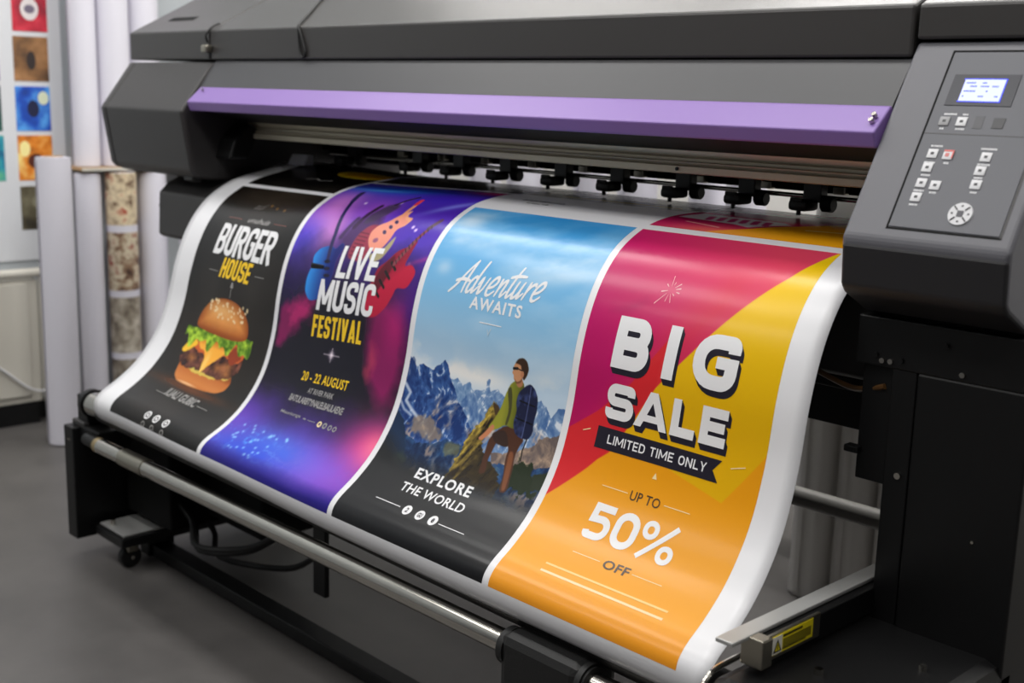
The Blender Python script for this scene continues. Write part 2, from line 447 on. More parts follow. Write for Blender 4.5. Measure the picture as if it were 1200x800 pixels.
    for i in range(46):
        a = .30 + rs.random() * .42; b = .456 + rs.random() * .066
        if abs(a - .5) / .26 + (b - .455) / .12 > 1.0 and (a - .5) ** 2 / .06 + (b - .53) ** 2 / .006 > 1: continue
        g.ell(a, b, .0055, .0042, (250, 226, 178), .003, .95, rot=rs.random() * 3)
    return g.mesh('burger_poster', 'black poster with a tall cheeseburger and the heading BURGER HOUSE, at the far left of the sheet')

# ---- poster 2: concert
def poster_music():
    g = Art(2, 280, 560, -.17, 1.)
    A, B = g.A, g.B
    n = fbm(g.x * 4 + 3, g.y * 4, 71); n2 = fbm(g.x * 9, g.y * 9 + 5, 72)
    g.C = lerp((64, 34, 150), (104, 60, 196), n)
    g.ell(.12, .06, .10, .14, (214, 130, 214), .1, .85, power=2)
    g.ell(.22, .16, .09, .09, (235, 150, 205), .1, .7, power=2)
    g.ell(.45, .05, .10, .06, (176, 90, 200), .1, .6, power=2)
    g.ell(.35, -.10, .30, .05, (30, 96, 232), .1, .95, power=2)
    g.ell(.25, -.085, .16, .012, (96, 180, 250), .1, .7, power=2)
    g.ell(.8, -.03, .16, .07, (60, 34, 190), .1, .8, power=2)
    g.ell(.95, -.14, .10, .03, (225, 60, 90), .1, .8, power=2)
    g.ell(.92, .01, .10, .015, (150, 170, 250), .1, .6, power=2, rot=-.5)
    g.ell(.06, .20, .09, .09, (70, 60, 210), .1, .8, power=2)
    g.ell(.88, .20, .12, .10, (74, 48, 188), .1, .7, power=2)
    for a, b in ((.66, .08), (.80, .12), (.55, .01), (.83, .13), (.30, .02), (.9, .24)): g.ell(a, b, .006, .006, (245, 220, 255), .006, .9)
    g.ell(.96, .225, .10, .008, (230, 70, 190), .1, .7, power=2, rot=-.35)
    # dark smoky centre
    dk = np.clip((B - .17 + .16 * (n2 - .5)) / .22, 0, 1) * np.clip((.88 + .1 * (n2 - .5) - B) / .22, 0, 1)
    g.fill(C3(17, 13, 24), dk * .96)
    g.ell(.0, .36, .13, .10, (30, 16, 66), .1, .8, power=2)
    g.ell(.99, .36, .10, .12, (70, 24, 130), .1, .85, power=2)
    # magenta silhouettes
    hand = [(.0, .45), (.05, .40), (.10, .375), (.17, .38), (.22, .365), (.28, .39), (.26, .44), (.18, .47), (.10, .52), (.03, .55)]
    g.poly(hand, (170, 22, 104), .04, wob=.06, seed=75, sc=26, alpha=.75); g.poly([(.08, .42), (.18, .39), (.26, .40), (.22, .44), (.12, .47)], (214, 40, 120), .03, wob=.06, seed=76, sc=40, alpha=.6)
    g.poly([(.70, .42), (.80, .34), (.90, .36), (.97, .46), (1.0, .62), (.9, .66), (.78, .60), (.72, .52)], (150, 20, 96), .06, wob=.07, seed=77, sc=14, alpha=.85)
    g.poly([(.74, .47), (.80, .50), (.80, .58), (.75, .60)], (190, 60, 90), .03, wob=.04, seed=79, sc=30, alpha=.6)
    g.ell(.9, .42, .05, .08, (200, 30, 120), .1, .6, power=2)
    # guitars behind
    g.poly([(.36, .20), (.36, .14), (.40, .10), (.46, .085), (.55, .09), (.58, .14), (.56, .22), (.45, .25)], (72, 40, 92), .025, wob=.03, seed=81, alpha=.9)
    g.line([(.39, .13), (.42, .07), (.44, .035)], .022, (58, 34, 72), .006)
    g.line([(.335, .17), (.37, .10)], .020, (66, 40, 90), .006)
    g.poly([(.44, .12), (.43, .08), (.47, .04), (.53, .01), (.58, .03), (.56, .07), (.52, .10)], (70, 56, 84), .014, wob=.01, seed=83, alpha=.9)
    g.line([(.53, .02), (.56, -.01), (.60, -.035)], .012, (40, 26, 50), .004)
    g.poly([(.44, .24), (.45, .16), (.50, .12), (.57, .12), (.60, .17), (.58, .25)], (150, 52, 76), .008)
    for i in range(7): g.line([(.46, .15 + i * .013), (.53, .155 + i * .013)], .003, (84, 30, 54), .002)
    # blue guitar
    bd = [(.27, .205), (.22, .215), (.19, .24), (.205, .27), (.185, .31), (.19, .355), (.24, .385), (.33, .37), (.37, .33), (.38, .29), (.37, .25), (.40, .20), (.37, .19), (.34, .215), (.31, .205)]
    al = g.poly(bd, (30, 84, 196), .004); t = np.clip((A - .19) / .16, 0, 1)
    g.C = g.C * (1 - al[..., None]) + lerp((46, 150, 236), (20, 30, 110), t) * al[..., None]
    g.line([(.31, .25), (.28, .16), (.225, .07), (.155, -.035)], .017, (40, 36, 84), .004)
    g.line([(.185, .01), (.15, -.05)], .022, (46, 40, 92), .004)
    for q in range(3): g.ell(.31 + q * .012, .255 + q * .022, .016, .006, (10, 16, 50), .003)
    # peach guitar
    pb = [(.545, .175), (.535, .145), (.56, .12), (.61, .105), (.64, .08), (.665, .062), (.69, .07), (.70, .09), (.745, .10), (.73, .12), (.70, .135), (.70, .165), (.68, .195), (.64, .215), (.585, .205)]
    g.poly([(.60, .22), (.68, .21), (.73, .15), (.735, .19), (.70, .235), (.63, .25)], (170, 160, 120), .006)
    al = g.poly([(.66, .07), (.70, .045), (.70, .08), (.76, .085), (.74, .12), (.69, .13)], (240, 170, 130), .004); g.poly(pb, (236, 150, 128), .004); g.fill(C3(214, 96, 120), al * np.clip((B - .15) / .05, 0, 1) * .8)
    g.line([(.665, .085), (.665, .03), (.66, .00)], .016, (238, 158, 120), .003); g.line([(.66, .012), (.655, -.012)], .018, (236, 60, 70), .003)
    for (a, b) in ((.63, .145), (.65, .125), (.665, .105)): g.ell(a, b, .011, .006, (60, 50, 90), .002, rot=.5)
    g.ell(.60, .175, .012, .008, (150, 90, 120), .003)
    # red guitar
    rb = [(.82, .195), (.79, .205), (.745, .24), (.70, .26), (.685, .30), (.66, .33), (.665, .375), (.70, .41), (.76, .405), (.82, .372), (.85, .335), (.86, .312), (.93, .312), (.965, .262), (.92, .238), (.87, .250), (.885, .20), (.89, .16), (.86, .185)]
    al = g.poly(rb, (190, 24, 60), .004); g.fill(C3(110, 12, 40), al * np.clip((.30 - (A - .68) * .5 - B + .06) / .05, 0, 1) * .6)
    g.poly([(.79, .21), (.72, .26), (.70, .30), (.71, .35), (.76, .31), (.80, .26)], (90, 14, 34), .006)
    for i in range(4): g.line([(.715 + i * .022, .325 - i * .028), (.755 + i * .022, .345 - i * .028)], .009, (30, 10, 20), .003)
    g.line([(.80, .245), (.845, .20), (.88, .155), (.92, .105)], .013, (126, 60, 70), .003); g.line([(.905, .12), (.94, .085)], .017, (90, 60, 84), .003)
    for i in range(11): g.line([(.80 + i * .011, .232 - i * .0125), (.815 + i * .011, .243 - i * .0125)], .003, (40, 20, 34), .002)
    # star
    g.line([(.42, .541), (.54, .541)], .003, (190, 180, 186), .004); g.line([(.48, .52), (.48, .562)], .003, (190, 180, 186), .004); g.ell(.48, .541, .012, .012, (255, 240, 250), .01, .9, power=2)
    # glows at the bottom
    g.ell(.02, .84, .11, .11, (104, 60, 190), .1, .85, power=2)
    g.ell(.98, .79, .13, .10, (236, 70, 140), .1, .95, power=2)
    g.ell(1.0, .775, .05, .05, (255, 120, 150), .1, .8, power=2)
    g.ell(.74, .89, .22, .08, (150, 84, 214), .1, .9, power=2)
    g.ell(.42, .885, .20, .07, (60, 110, 232), .1, .9, power=2)
    g.ell(.25, .93, .20, .05, (34, 70, 214), .1, .9, power=2)
    t = ridge(g.x * 26, g.y * 26, 91, 4)
    g.fill(C3(70, 170, 250), np.clip((t - .72) * 5, 0, 1) * np.exp(-(((A - .25) / .25) ** 2 + ((B - .90) / .055) ** 2)) * .8)
    g.fill(C3(120, 90, 210), np.clip(t - .55, 0, .3) * np.exp(-(((A - .65) / .35) ** 2 + ((B - .90) / .07) ** 2)))
    rs = random.Random(9)
    for i in range(34): g.ell(.1 + rs.random() * .4, .83 + rs.random() * .12, .005, .005, (150, 220, 255), .004, .8, power=2)
    g.fill(C3(28, 20, 120), np.clip((B - .93 - .03 * (n - .5)) / .05, 0, 1) * .9)
    return g.mesh('concert_poster', 'violet poster with crossed guitars and the heading LIVE MUSIC FESTIVAL, second from the left on the sheet')

# ---- poster 3: mountains
def poster_mountain():
    g = Art(3, 360, 620, 0., 1.)
    A, B = g.A, g.B
    g.C = lerp((52, 146, 214), (128, 186, 226), np.clip(B / .30, 0, 1))
    g.C = g.C + (lerp((0, 0, 0), (196 - 128, 212 - 186, 228 - 226), np.clip((B - .30) / .24, 0, 1)))
    c = fbm(g.x * 3 + B * 2, g.y * 7, 101, 6)
    g.fill(C3(232, 240, 248), np.clip((c - .44) * 3.4, 0, 1) * (.40 + .5 * np.exp(-(((A - .12) / .2) ** 2 + ((B - .09) / .07) ** 2)) + .4 * np.exp(-(((A - .85) / .25) ** 2 + ((B - .17) / .07) ** 2))))
    g.ell(.10, .07, .07, .035, (222, 234, 244), .1, .75, power=2); g.ell(.85, .20, .13, .025, (214, 230, 244), .1, .55, power=2, rot=-.2); g.ell(.10, .23, .03, .02, (214, 228, 240), .1, .5, power=2)
    c2 = fbm(g.x * 8, g.y * 11 + 3, 111, 5)
    env = np.exp(-(((A - .08) / .2) ** 2 + ((B - .48) / .045) ** 2)) + .8 * np.exp(-(((A - .45) / .25) ** 2 + ((B - .50) / .03) ** 2)) + .7 * np.exp(-(((A - .92) / .14) ** 2 + ((B - .49) / .035) ** 2))
    g.fill(C3(238, 236, 232), np.clip((c2 - .34) * 4, 0, 1) * np.clip(env * 1.25, 0, 1) * .95)
    def mountain(pts, c_sh, c_li, c_sn, seed, snow, wob=.02, sc=22, soft=.002):
        d = g.sd(pts) + wob * (ridge(g.x * sc, g.y * sc, seed, 4) - .6)
        al = np.clip(.5 - d / soft, 0, 1)
        q_ = .35 * fbm(g.x * 14, g.y * 14, seed + 7, 3); r = ridge(g.x * 34 + g.y * 16 + q_ * 6, g.y * 22 - g.x * 10, seed + 3, 5); r2_ = fbm(g.x * 80 - g.y * 36 + q_ * 8, g.y * 46 + g.x * 20, seed + 5, 4)
        t = np.clip((r - .45) * 2.6, 0, 1)
        c = lerp(c_sh, c_li, np.clip(t * .75 + (r2_ - .48) * 1.1, 0, 1))
        s_ = np.clip((r * .8 + r2_ * .25 - (.72 + (1 - snow) * .10)) * 12, 0, 1)[..., None] * (.45 + .5 * snow)
        c = c * (1 - s_) + np.array(c_sn, float) * s_
        wm = np.clip((fbm(g.x * 13 + 7, g.y * 17, seed + 9, 3) - .52) * 5, 0, 1) * np.clip((B - .56) / .06, 0, 1) * np.clip((t - .3) * 2, 0, 1) * .6
        c = c * (1 - wm[..., None]) + np.array((190, 150, 120), float) * wm[..., None]
        g.C = g.C * (1 - al[..., None]) + c * al[..., None]
    mountain([(.24, .56), (.30, .523), (.34, .516), (.38, .53), (.42, .521), (.46, .54), (.5, .7), (.2, .7)], (98, 132, 176), (160, 186, 214), (225, 232, 240), 121, .6)
    mountain([(.36, .60), (.42, .55), (.47, .53), (.505, .528), (.54, .503), (.56, .522), (.60, .512), (.65, .53), (.75, .535), (.80, .54), (.86, .510), (.90, .53), (.93, .545), (.96, .525), (1.02, .515), (1.02, .72), (.3, .72)], (74, 108, 160), (150, 176, 206), (232, 236, 242), 131, .7)
    mountain([(-.05, .60), (-.05, .505), (-.01, .488), (.035, .50), (.055, .52), (.10, .505), (.14, .509), (.17, .514), (.20, .497), (.24, .478), (.27, .492), (.30, .53), (.35, .56), (.42, .60), (.50, .635), (.53, .70), (.2, .76), (-.05, .76)], (24, 50, 108), (70, 112, 176), (226, 232, 240), 141, .55, .016)
    g.poly([(-.02, .50), (.03, .49), (.05, .53), (.02, .56), (-.03, .58)], (26, 50, 104), .004, wob=.02, seed=140, alpha=.6)
    # river of snow
    g.line([(-.02, .56), (.05, .59), (.035, .615), (.09, .635), (.16, .655)], .010, (214, 222, 236), .006, .8)
    g.line([(-.02, .61), (.04, .64), (.10, .65)], .007, (206, 214, 230), .006, .7)
    # tan slopes
    t = fbm(g.x * 26, g.y * 30, 151, 5)
    al = g.poly([(.10, .67), (.16, .645), (.24, .64), (.31, .665), (.34, .69), (.24, .70), (.14, .70)], (150, 128, 106), .01, wob=.04, seed=152, alpha=.75)
    mountain([(.66, .68), (.78, .66), (.84, .645), (.90, .61), (1.02, .575), (1.02, .72), (.84, .73), (.7, .72)], (104, 92, 90), (176, 150, 128), (210, 190, 170), 155, .4, .02)
    mountain([(-.05, .66), (.02, .645), (.10, .70), (.22, .715), (.33, .695), (.46, .685), (.60, .70), (.75, .70), (.86, .69), (1.03, .665), (1.03, .86), (-.05, .86)], (16, 36, 72), (44, 82, 130), (110, 130, 120), 161, .15, .02)
    g.poly([(.36, .69), (.45, .68), (.50, .70), (.46, .72), (.38, .715)], (128, 120, 74), .012, wob=.03, seed=163, alpha=.6)
    g.poly([(-.05, .66), (.03, .65), (.12, .70), (.20, .78), (.19, .84), (-.05, .84)], (22, 42, 72), .006, wob=.03, seed=165)
    g.poly([(.08, .77), (.14, .75), (.2, .78), (.16, .80), (.08, .80)], (70, 84, 60), .015, wob=.03, seed=166, alpha=.6)
    g.poly([(.92, .70), (1.02, .675), (1.02, .74), (.9, .74)], (40, 48, 32), .006, wob=.04, seed=167, sc=60)
    # dark fade
    g.fill(C3(26, 26, 28), np.clip((B - .745 - .03 * (fbm(g.x * 12, g.y * 12, 171) - .5) + .045 * np.exp(-((A - 0) / .12) ** 2)) / .055, 0, 1))
    g.fill(C3(62, 62, 62), np.exp(-(((A - .6) / .6) ** 2 + ((B - .885) / .05) ** 2)) * .35)  # grey sheen across the dark bottom, painted into the print
    # rock and stump
    rk = [(.47, .775), (.475, .73), (.485, .69), (.49, .65), (.52, .635), (.55, .60), (.565, .57), (.59, .552), (.62, .555), (.645, .572), (.63, .60), (.60, .63), (.585, .66), (.62, .68), (.68, .70), (.73, .72), (.79, .75), (.78, .80), (.5, .80)]
    d = g.sd(rk) + .02 * (ridge(g.x * 40, g.y * 40, 181, 3) - .6); al = np.clip(.5 - d / .003, 0, 1)
    t = ridge(g.x * 44 + g.y * 20, g.y * 26, 182, 4); li = np.clip(1.15 - (A - (.60 - (B - .55) * .62)) / .10, .12, 1)
    c = lerp((40, 32, 22), (206, 176, 72), np.clip((t - .4) * 2 * li, 0, 1)); al = al * np.clip((.80 - B) / .03, 0, 1)
    g.C = g.C * (1 - al[..., None]) + c * al[..., None]
    g.poly([(.59, .552), (.625, .556), (.64, .575), (.62, .585), (.60, .57)], (74, 56, 36), .004, wob=.01, seed=183)
    # bushes behind the legs
    g.poly([(.80, .70), (.85, .675), (.92, .685), (.95, .72), (.97, .76), (.80, .76)], (34, 44, 26), .006, wob=.05, seed=185, sc=60)
    # hiker
    g.poly([(.69, .60), (.76, .60), (.82, .622), (.80, .645), (.795, .67), (.825, .73), (.835, .765), (.795, .768), (.775, .72), (.75, .685), (.745, .65), (.70, .64), (.665, .65), (.66, .70), (.675, .735), (.64, .74), (.625, .69), (.615, .652), (.63, .635)], (76, 46, 32), .003, wob=.006, seed=191)
    g.poly([(.62, .63), (.70, .61), (.745, .65), (.72, .655), (.66, .652)], (56, 40, 34), .003)
    g.poly([(.755, .66), (.785, .66), (.81, .72), (.825, .76), (.805, .762), (.78, .72)], (126, 76, 48), .005)
    bodyp = [(.69, .485), (.715, .479), (.745, .485), (.76, .51), (.765, .56), (.755, .605), (.69, .60), (.66, .612), (.615, .628), (.59, .618), (.615, .597), (.64, .565), (.655, .52), (.668, .495)]
    al = g.poly(bodyp, (118, 122, 40), .003, wob=.004, seed=193)
    g.fill(C3(172, 170, 56), al * np.clip(1 - (A - .655) / .05, 0, 1) * .55); g.fill(C3(70, 74, 28), al * np.clip((A - .71) / .04, 0, 1) * .7)
    g.poly([(.615, .605), (.635, .615), (.60, .645), (.575, .658), (.555, .653), (.575, .64)], (196, 126, 88), .003)
    g.poly([(.655, .51), (.675, .50), (.69, .52), (.705, .56), (.70, .60), (.685, .60), (.69, .56)], (60, 58, 40), .003, alpha=.8)
    pk = [(.725, .51), (.755, .492), (.785, .484), (.815, .492), (.842, .512), (.848, .54), (.845, .575), (.853, .60), (.835, .622), (.79, .622), (.75, .612), (.73, .59), (.735, .56), (.72, .535)]
    al = g.poly(pk, (30, 34, 62), .003, wob=.006, seed=195); t = fbm(g.x * 50, g.y * 40, 196, 3)
    g.fill(C3(70, 84, 140), al * np.clip((t - .5) * 4, 0, 1) * .7)
    g.line([(.74, .53), (.83, .535)], .004, (14, 16, 30), .002); g.line([(.74, .575), (.84, .58)], .004, (14, 16, 30), .002); g.line([(.79, .49), (.80, .62)], .003, (100, 110, 160), .002, .7)
    g.line([(.83, .62), (.825, .65), (.835, .675)], .004, (30, 26, 26), .002)
    g.poly([(.705, .480), (.735, .475), (.742, .492), (.72, .50), (.70, .492)], (176, 120, 84), .003)
    hd = [(.672, .448), (.68, .438), (.70, .43), (.73, .433), (.742, .448), (.738, .468), (.722, .482), (.70, .487), (.682, .482), (.678, .47), (.667, .466), (.672, .457)]
    g.poly(hd, (204, 146, 106), .002); g.poly([(.678, .440), (.69, .427), (.72, .421), (.75, .432), (.762, .448), (.757, .465), (.742, .478), (.734, .472), (.735, .458), (.72, .452), (.715, .442), (.695, .44)], (62, 42, 30), .003, wob=.004, seed=198)
    g.line([(.673, .454), (.695, .452)], .007, (24, 22, 26), .002); g.line([(.695, .452), (.725, .455)], .003, (24, 22, 26), .002); g.ell(.728, .464, .006, .008, (190, 128, 92), .002)
    g.poly([(.683, .478), (.70, .487), (.72, .482), (.735, .47), (.728, .485), (.70, .492)], (96, 62, 44), .004, alpha=.8)
    return g.mesh('mountain_poster', 'blue sky poster with a hiker above snowy mountains and the heading Adventure AWAITS, third from the left on the sheet')

# ---- poster 4: sale
def poster_sale():
    g = Art(4, 300, 520, .003, 1.)
    A, B = g.A, g.B
    g.C = lerp((190, 24, 102), (224, 70, 98), np.clip((A * .9 + .25 - B) * 1.1, 0, 1))
    g.fill(C3(176, 14, 84), np.clip((B - .25) / .35, 0, 1) * np.clip(1 - A / .3, 0, 1) * .8)
    g.poly([(-.1, .60), (.15, .50), (.30, .42), (.45, .30), (.52, .36), (.2, .66), (-.1, .80)], (214, 44, 50))
    g.poly([(.35, .36), (.66, .16), (.70, .2), (.45, .43), (.2, .62), (.05, .66)], (214, 56, 60), .12, alpha=.5)
    g.fill(C3(214, 44, 50), np.clip(.5 - (g.sd([(-.1, .66), (.15, .5), (.43, .35), (.43, .44), (.2, .625), (-.1, .80)])) / .003, 0, 1))
    yel = lerp((244, 204, 28), (228, 176, 12), np.clip(B / .5, 0, 1))
    al = np.clip(.5 - g.sd([(.985, .008), (1.2, -.1), (1.2, .62), (.85, .645), (.60, .80), (.20, .64), (.43, .417), (.58, .316), (.66, .26), (.88, .108)]) / .0025, 0, 1)[..., None]
    g.C = g.C * (1 - al) + yel * al
    org = lerp((234, 156, 22), (244, 168, 52), np.clip((B - .6) / .3, 0, 1)) + 0
    org = org + (C3(236, 152, 40) - org) * np.clip((B - .9) / .1, 0, 1)[..., None]
    al = np.clip(.5 - g.sd([(-.1, .79), (.005, .731), (.16, .64), (.20, .614), (.34, .55), (.60, .592), (.85, .625), (1.1, .42), (1.1, 1.1), (-.1, 1.1)]) / .0025, 0, 1)[..., None]
    g.C = g.C * (1 - al) + org * al
    # faint dark ray near the sparkle
    g.poly([(.10, .262), (.20, .262), (.30, .225), (.27, .215)], (150, 24, 86), .02, alpha=.25)
    return g.mesh('sale_poster', 'red and yellow poster with the heading BIG SALE, at the right end of the sheet')

P1, P2, P3, P4 = poster_burger(), poster_music(), poster_mountain(), poster_sale()

# previous row of prints, further up on the printer bed
def prev_row():
    g = Art(1, 120, 110, -.44, -.022); g.C = lerp((15, 14, 14), (34, 32, 30), fbm(g.x * 6, g.y * 6, 201))
    g.ell(.78, -.26, .16, .055, (252, 210, 30), .004); g.ell(.80, -.262, .13, .035, (222, 140, 24), .01, .6)
    g.line([(.44, -.13), (.52, -.145), (.60, -.125), (.70, -.14)], .008, (220, 220, 216), .004)
    g.mesh('printed_strip', 'black strip of a previous poster with a yellow disc')
    g = Art(2, 120, 90, -.44, -.19); g.C = lerp((16, 14, 14), (44, 38, 34), fbm(g.x * 8, g.y * 8, 203))
    g.ell(.35, -.30, .10, .012, (190, 150, 30), .01, .8, power=2); g.ell(.75, -.28, .14, .010, (200, 170, 60), .01, .8, power=2)  # yellow reflections painted into the strip colour
    g.mesh('printed_strip', 'dark strip of a previous poster')
    g = Art(3, 120, 80, -.44, -.20); g.C = lerp((206, 204, 196), (60, 58, 54), np.clip((fbm(g.x * 9, g.y * 14, 205) - .42) * 4, 0, 1) * np.clip((-.24 - g.B) / .05, 0, 1))
    g.line([(.2, -.245), (.9, -.25)], .012, (206, 172, 40), .004); g.line([(.05, -.33), (.55, -.33)], .03, (40, 38, 36), .01)
    g.mesh('printed_strip', 'white strip of a previous poster with a gold line')
    g = Art(4, 120, 110, -.44, -.022); g.C = lerp((190, 26, 94), (206, 52, 84), g.A)
    g.poly([(.30, -.02), (.47, -.075), (.62, -.16), (.70, -.25), (.8, -.4), (1.1, -.45), (1.1, .0), (.30, .0)], (238, 166, 26), .004)
    g.fill(C3(240, 150, 90), np.exp(-(((g.A - .35) / .25) ** 2 + ((g.B + .02) / .05) ** 2)) * .6)
    g.poly([(.03, -.118), (.06, -.205), (.52, -.185), (.58, -.16), (.45, -.085), (.36, -.10)], (234, 228, 234), .006)
    for i in range(6): g.line([(.16 + i * .06, -.165), (.19 + i * .06, -.125)], .02, (196, 60, 120), .004)
    g.line([(.70, -.12), (.88, -.135)], .008, (246, 220, 140), .004); g.line([(.13, -.08), (.33, -.06)], .005, (240, 180, 170), .004)
    g.mesh('printed_strip', 'magenta and orange strip of a previous poster with a white tag')
prev_row()

# ---------------------------------------------------------------- lettering laid on the sheet
from mathutils.geometry import delaunay_2d_cdt
CS = 1000.
def decal(name, k, polys, m, parent, off=.0008, label=None, step=.012):
    """polys: list of (list of (a,b)) in poster coordinates"""
    bm = bmesh.new(); l, r = POST[k - 1]
    # merge overlapping pieces into one outline so that no two faces coincide
    vv, ff = [], []
    for p in polys:
        for i in range(1, len(p) - 1):
            q = (p[0], p[i], p[i + 1])
            ar = (q[1][0] - q[0][0]) * (q[2][1] - q[0][1]) - (q[2][0] - q[0][0]) * (q[1][1] - q[0][1])
            if abs(ar) < 1e-9: continue
            if ar < 0: q = q[::-1]
            ff.append([len(vv), len(vv) + 1, len(vv) + 2]); vv += [Vector((x * CS, y * CS)) for x, y in q]
    res_ = delaunay_2d_cdt(vv, [], ff, 1, 1e-4); ov = res_[0]; of = [f for f, og in zip(res_[2], res_[5]) if len(og)]
    bv = [bm.verts.new((v[0] / CS, v[1] / CS, 0)) for v in ov]
    for f in of:
        try: bm.faces.new([bv[i] for i in f])
        except Exception: pass
    for v in [v for v in bm.verts if not v.link_faces]: bm.verts.remove(v)
    ys = [v.co.y for v in bm.verts]; y = math.floor(min(ys) / step) * step + step; ymax = max(ys)
    while y < ymax:
        bmesh.ops.bisect_plane(bm, geom=list(bm.verts) + list(bm.edges) + list(bm.faces), plane_co=(0, y, 0), plane_no=(0, 1, 0), dist=1e-7)
        y += step
    co = np.array([v.co[:] for v in bm.verts])
    P = surf3(l + co[:, 0] * (r - l), co[:, 1], off)
    for v, p in zip(bm.verts, P): v.co = p
    bmesh.ops.triangulate(bm, faces=[f for f in bm.faces if len(f.verts) > 4])
    bm.normal_update()
    for f in bm.faces:
        if f.normal.z - f.normal.y < 0: f.normal_flip()
    o = obj(name, bm, m, parent, label=label)
    for p in o.data.polygons: p.use_smooth = True
    return o

def font_polys(s, a0, a1, b0, b1, bold=0., shear=0., spacing=1.):
    c = bpy.data.curves.new('t', 'FONT'); c.body = s; c.offset = bold; c.shear = shear; c.resolution_u = 3; c.space_character = spacing
    o = bpy.data.objects.new('t', c); COL.objects.link(o)
    me = o.to_mesh()
    V = np.array([v.co[:] for v in me.vertices]); F = [list(p.vertices) for p in me.polygons]
    o.to_mesh_clear(); bpy.data.objects.remove(o); bpy.data.curves.remove(c)
    mn, mx = V.min(0), V.max(0)
    X = a0 + (V[:, 0] - mn[0]) / (mx[0] - mn[0]) * (a1 - a0); Y = b1 - (V[:, 1] - mn[1]) / (mx[1] - mn[1]) * (b1 - b0)
    return [[(X[i], Y[i]) for i in f] for f in F]

def stroke(pts, t, closed=False):
    """polyline -> quads of width t with mitred joints"""
    P = [np.array(p, float) for p in pts]
    Q = [P[0]]
    for p in P[1:]:
        if np.hypot(*(p - Q[-1])) > 1e-5: Q.append(p)
    P = Q; n = len(P)
    if closed and np.hypot(*(P[0] - P[-1])) < 1e-5: P = P[:-1]; n -= 1
    L, R = [], []
    tw = t if hasattr(t, '__len__') else [t] * n
    for i in range(n):
        d0 = P[i] - P[i - 1] if (i > 0 or closed) else None; d1 = P[(i + 1) % n] - P[i] if (i < n - 1 or closed) else None
        if d0 is None: d0 = d1
        if d1 is None: d1 = d0
        d0 = d0 / np.hypot(*d0); d1 = d1 / np.hypot(*d1)
        n0 = np.array([-d0[1], d0[0]]); n1 = np.array([-d1[1], d1[0]]); m_ = n0 + n1; q = np.hypot(*m_)
        m_ = m_ / q if q > 1e-6 else n0; c = max(.35, m_ @ n0)
        L.append(P[i] + m_ * tw[i] / 2 / c); R.append(P[i] - m_ * tw[i] / 2 / c)
    rng = range(n) if closed else range(n - 1)
    return [[tuple(L[i]), tuple(L[(i + 1) % n]), tuple(R[(i + 1) % n]), tuple(R[i])] for i in rng]

def rnd(pts, r, closed=False, seg=6):
    """round the corners of a path; points may carry their own radius"""
    out = []; n = len(pts)
    for i, p in enumerate(pts):
        rr = p[2] if len(p) > 2 else r; p0 = np.array(p[:2], float)
        if (not closed and i in (0, n - 1)) or rr == 0: out.append(tuple(p0)); continue
        a = np.array(pts[i - 1][:2], float); b = np.array(pts[(i + 1) % n][:2], float)
        da, db = a - p0, b - p0; la, lb = np.hypot(*da), np.hypot(*db); q = min(rr, la * .499, lb * .499)
        s, e = p0 + da / la * q, p0 + db / lb * q
        for k in range(seg + 1):
            u = k / seg; c = .586
            # circular-ish cubic
            c1 = s + (p0 - s) * c; c2 = e + (p0 - e) * c
            out.append(tuple((1 - u) ** 3 * s + 3 * u * (1 - u) ** 2 * c1 + 3 * u * u * (1 - u) * c2 + u ** 3 * e))
    return out

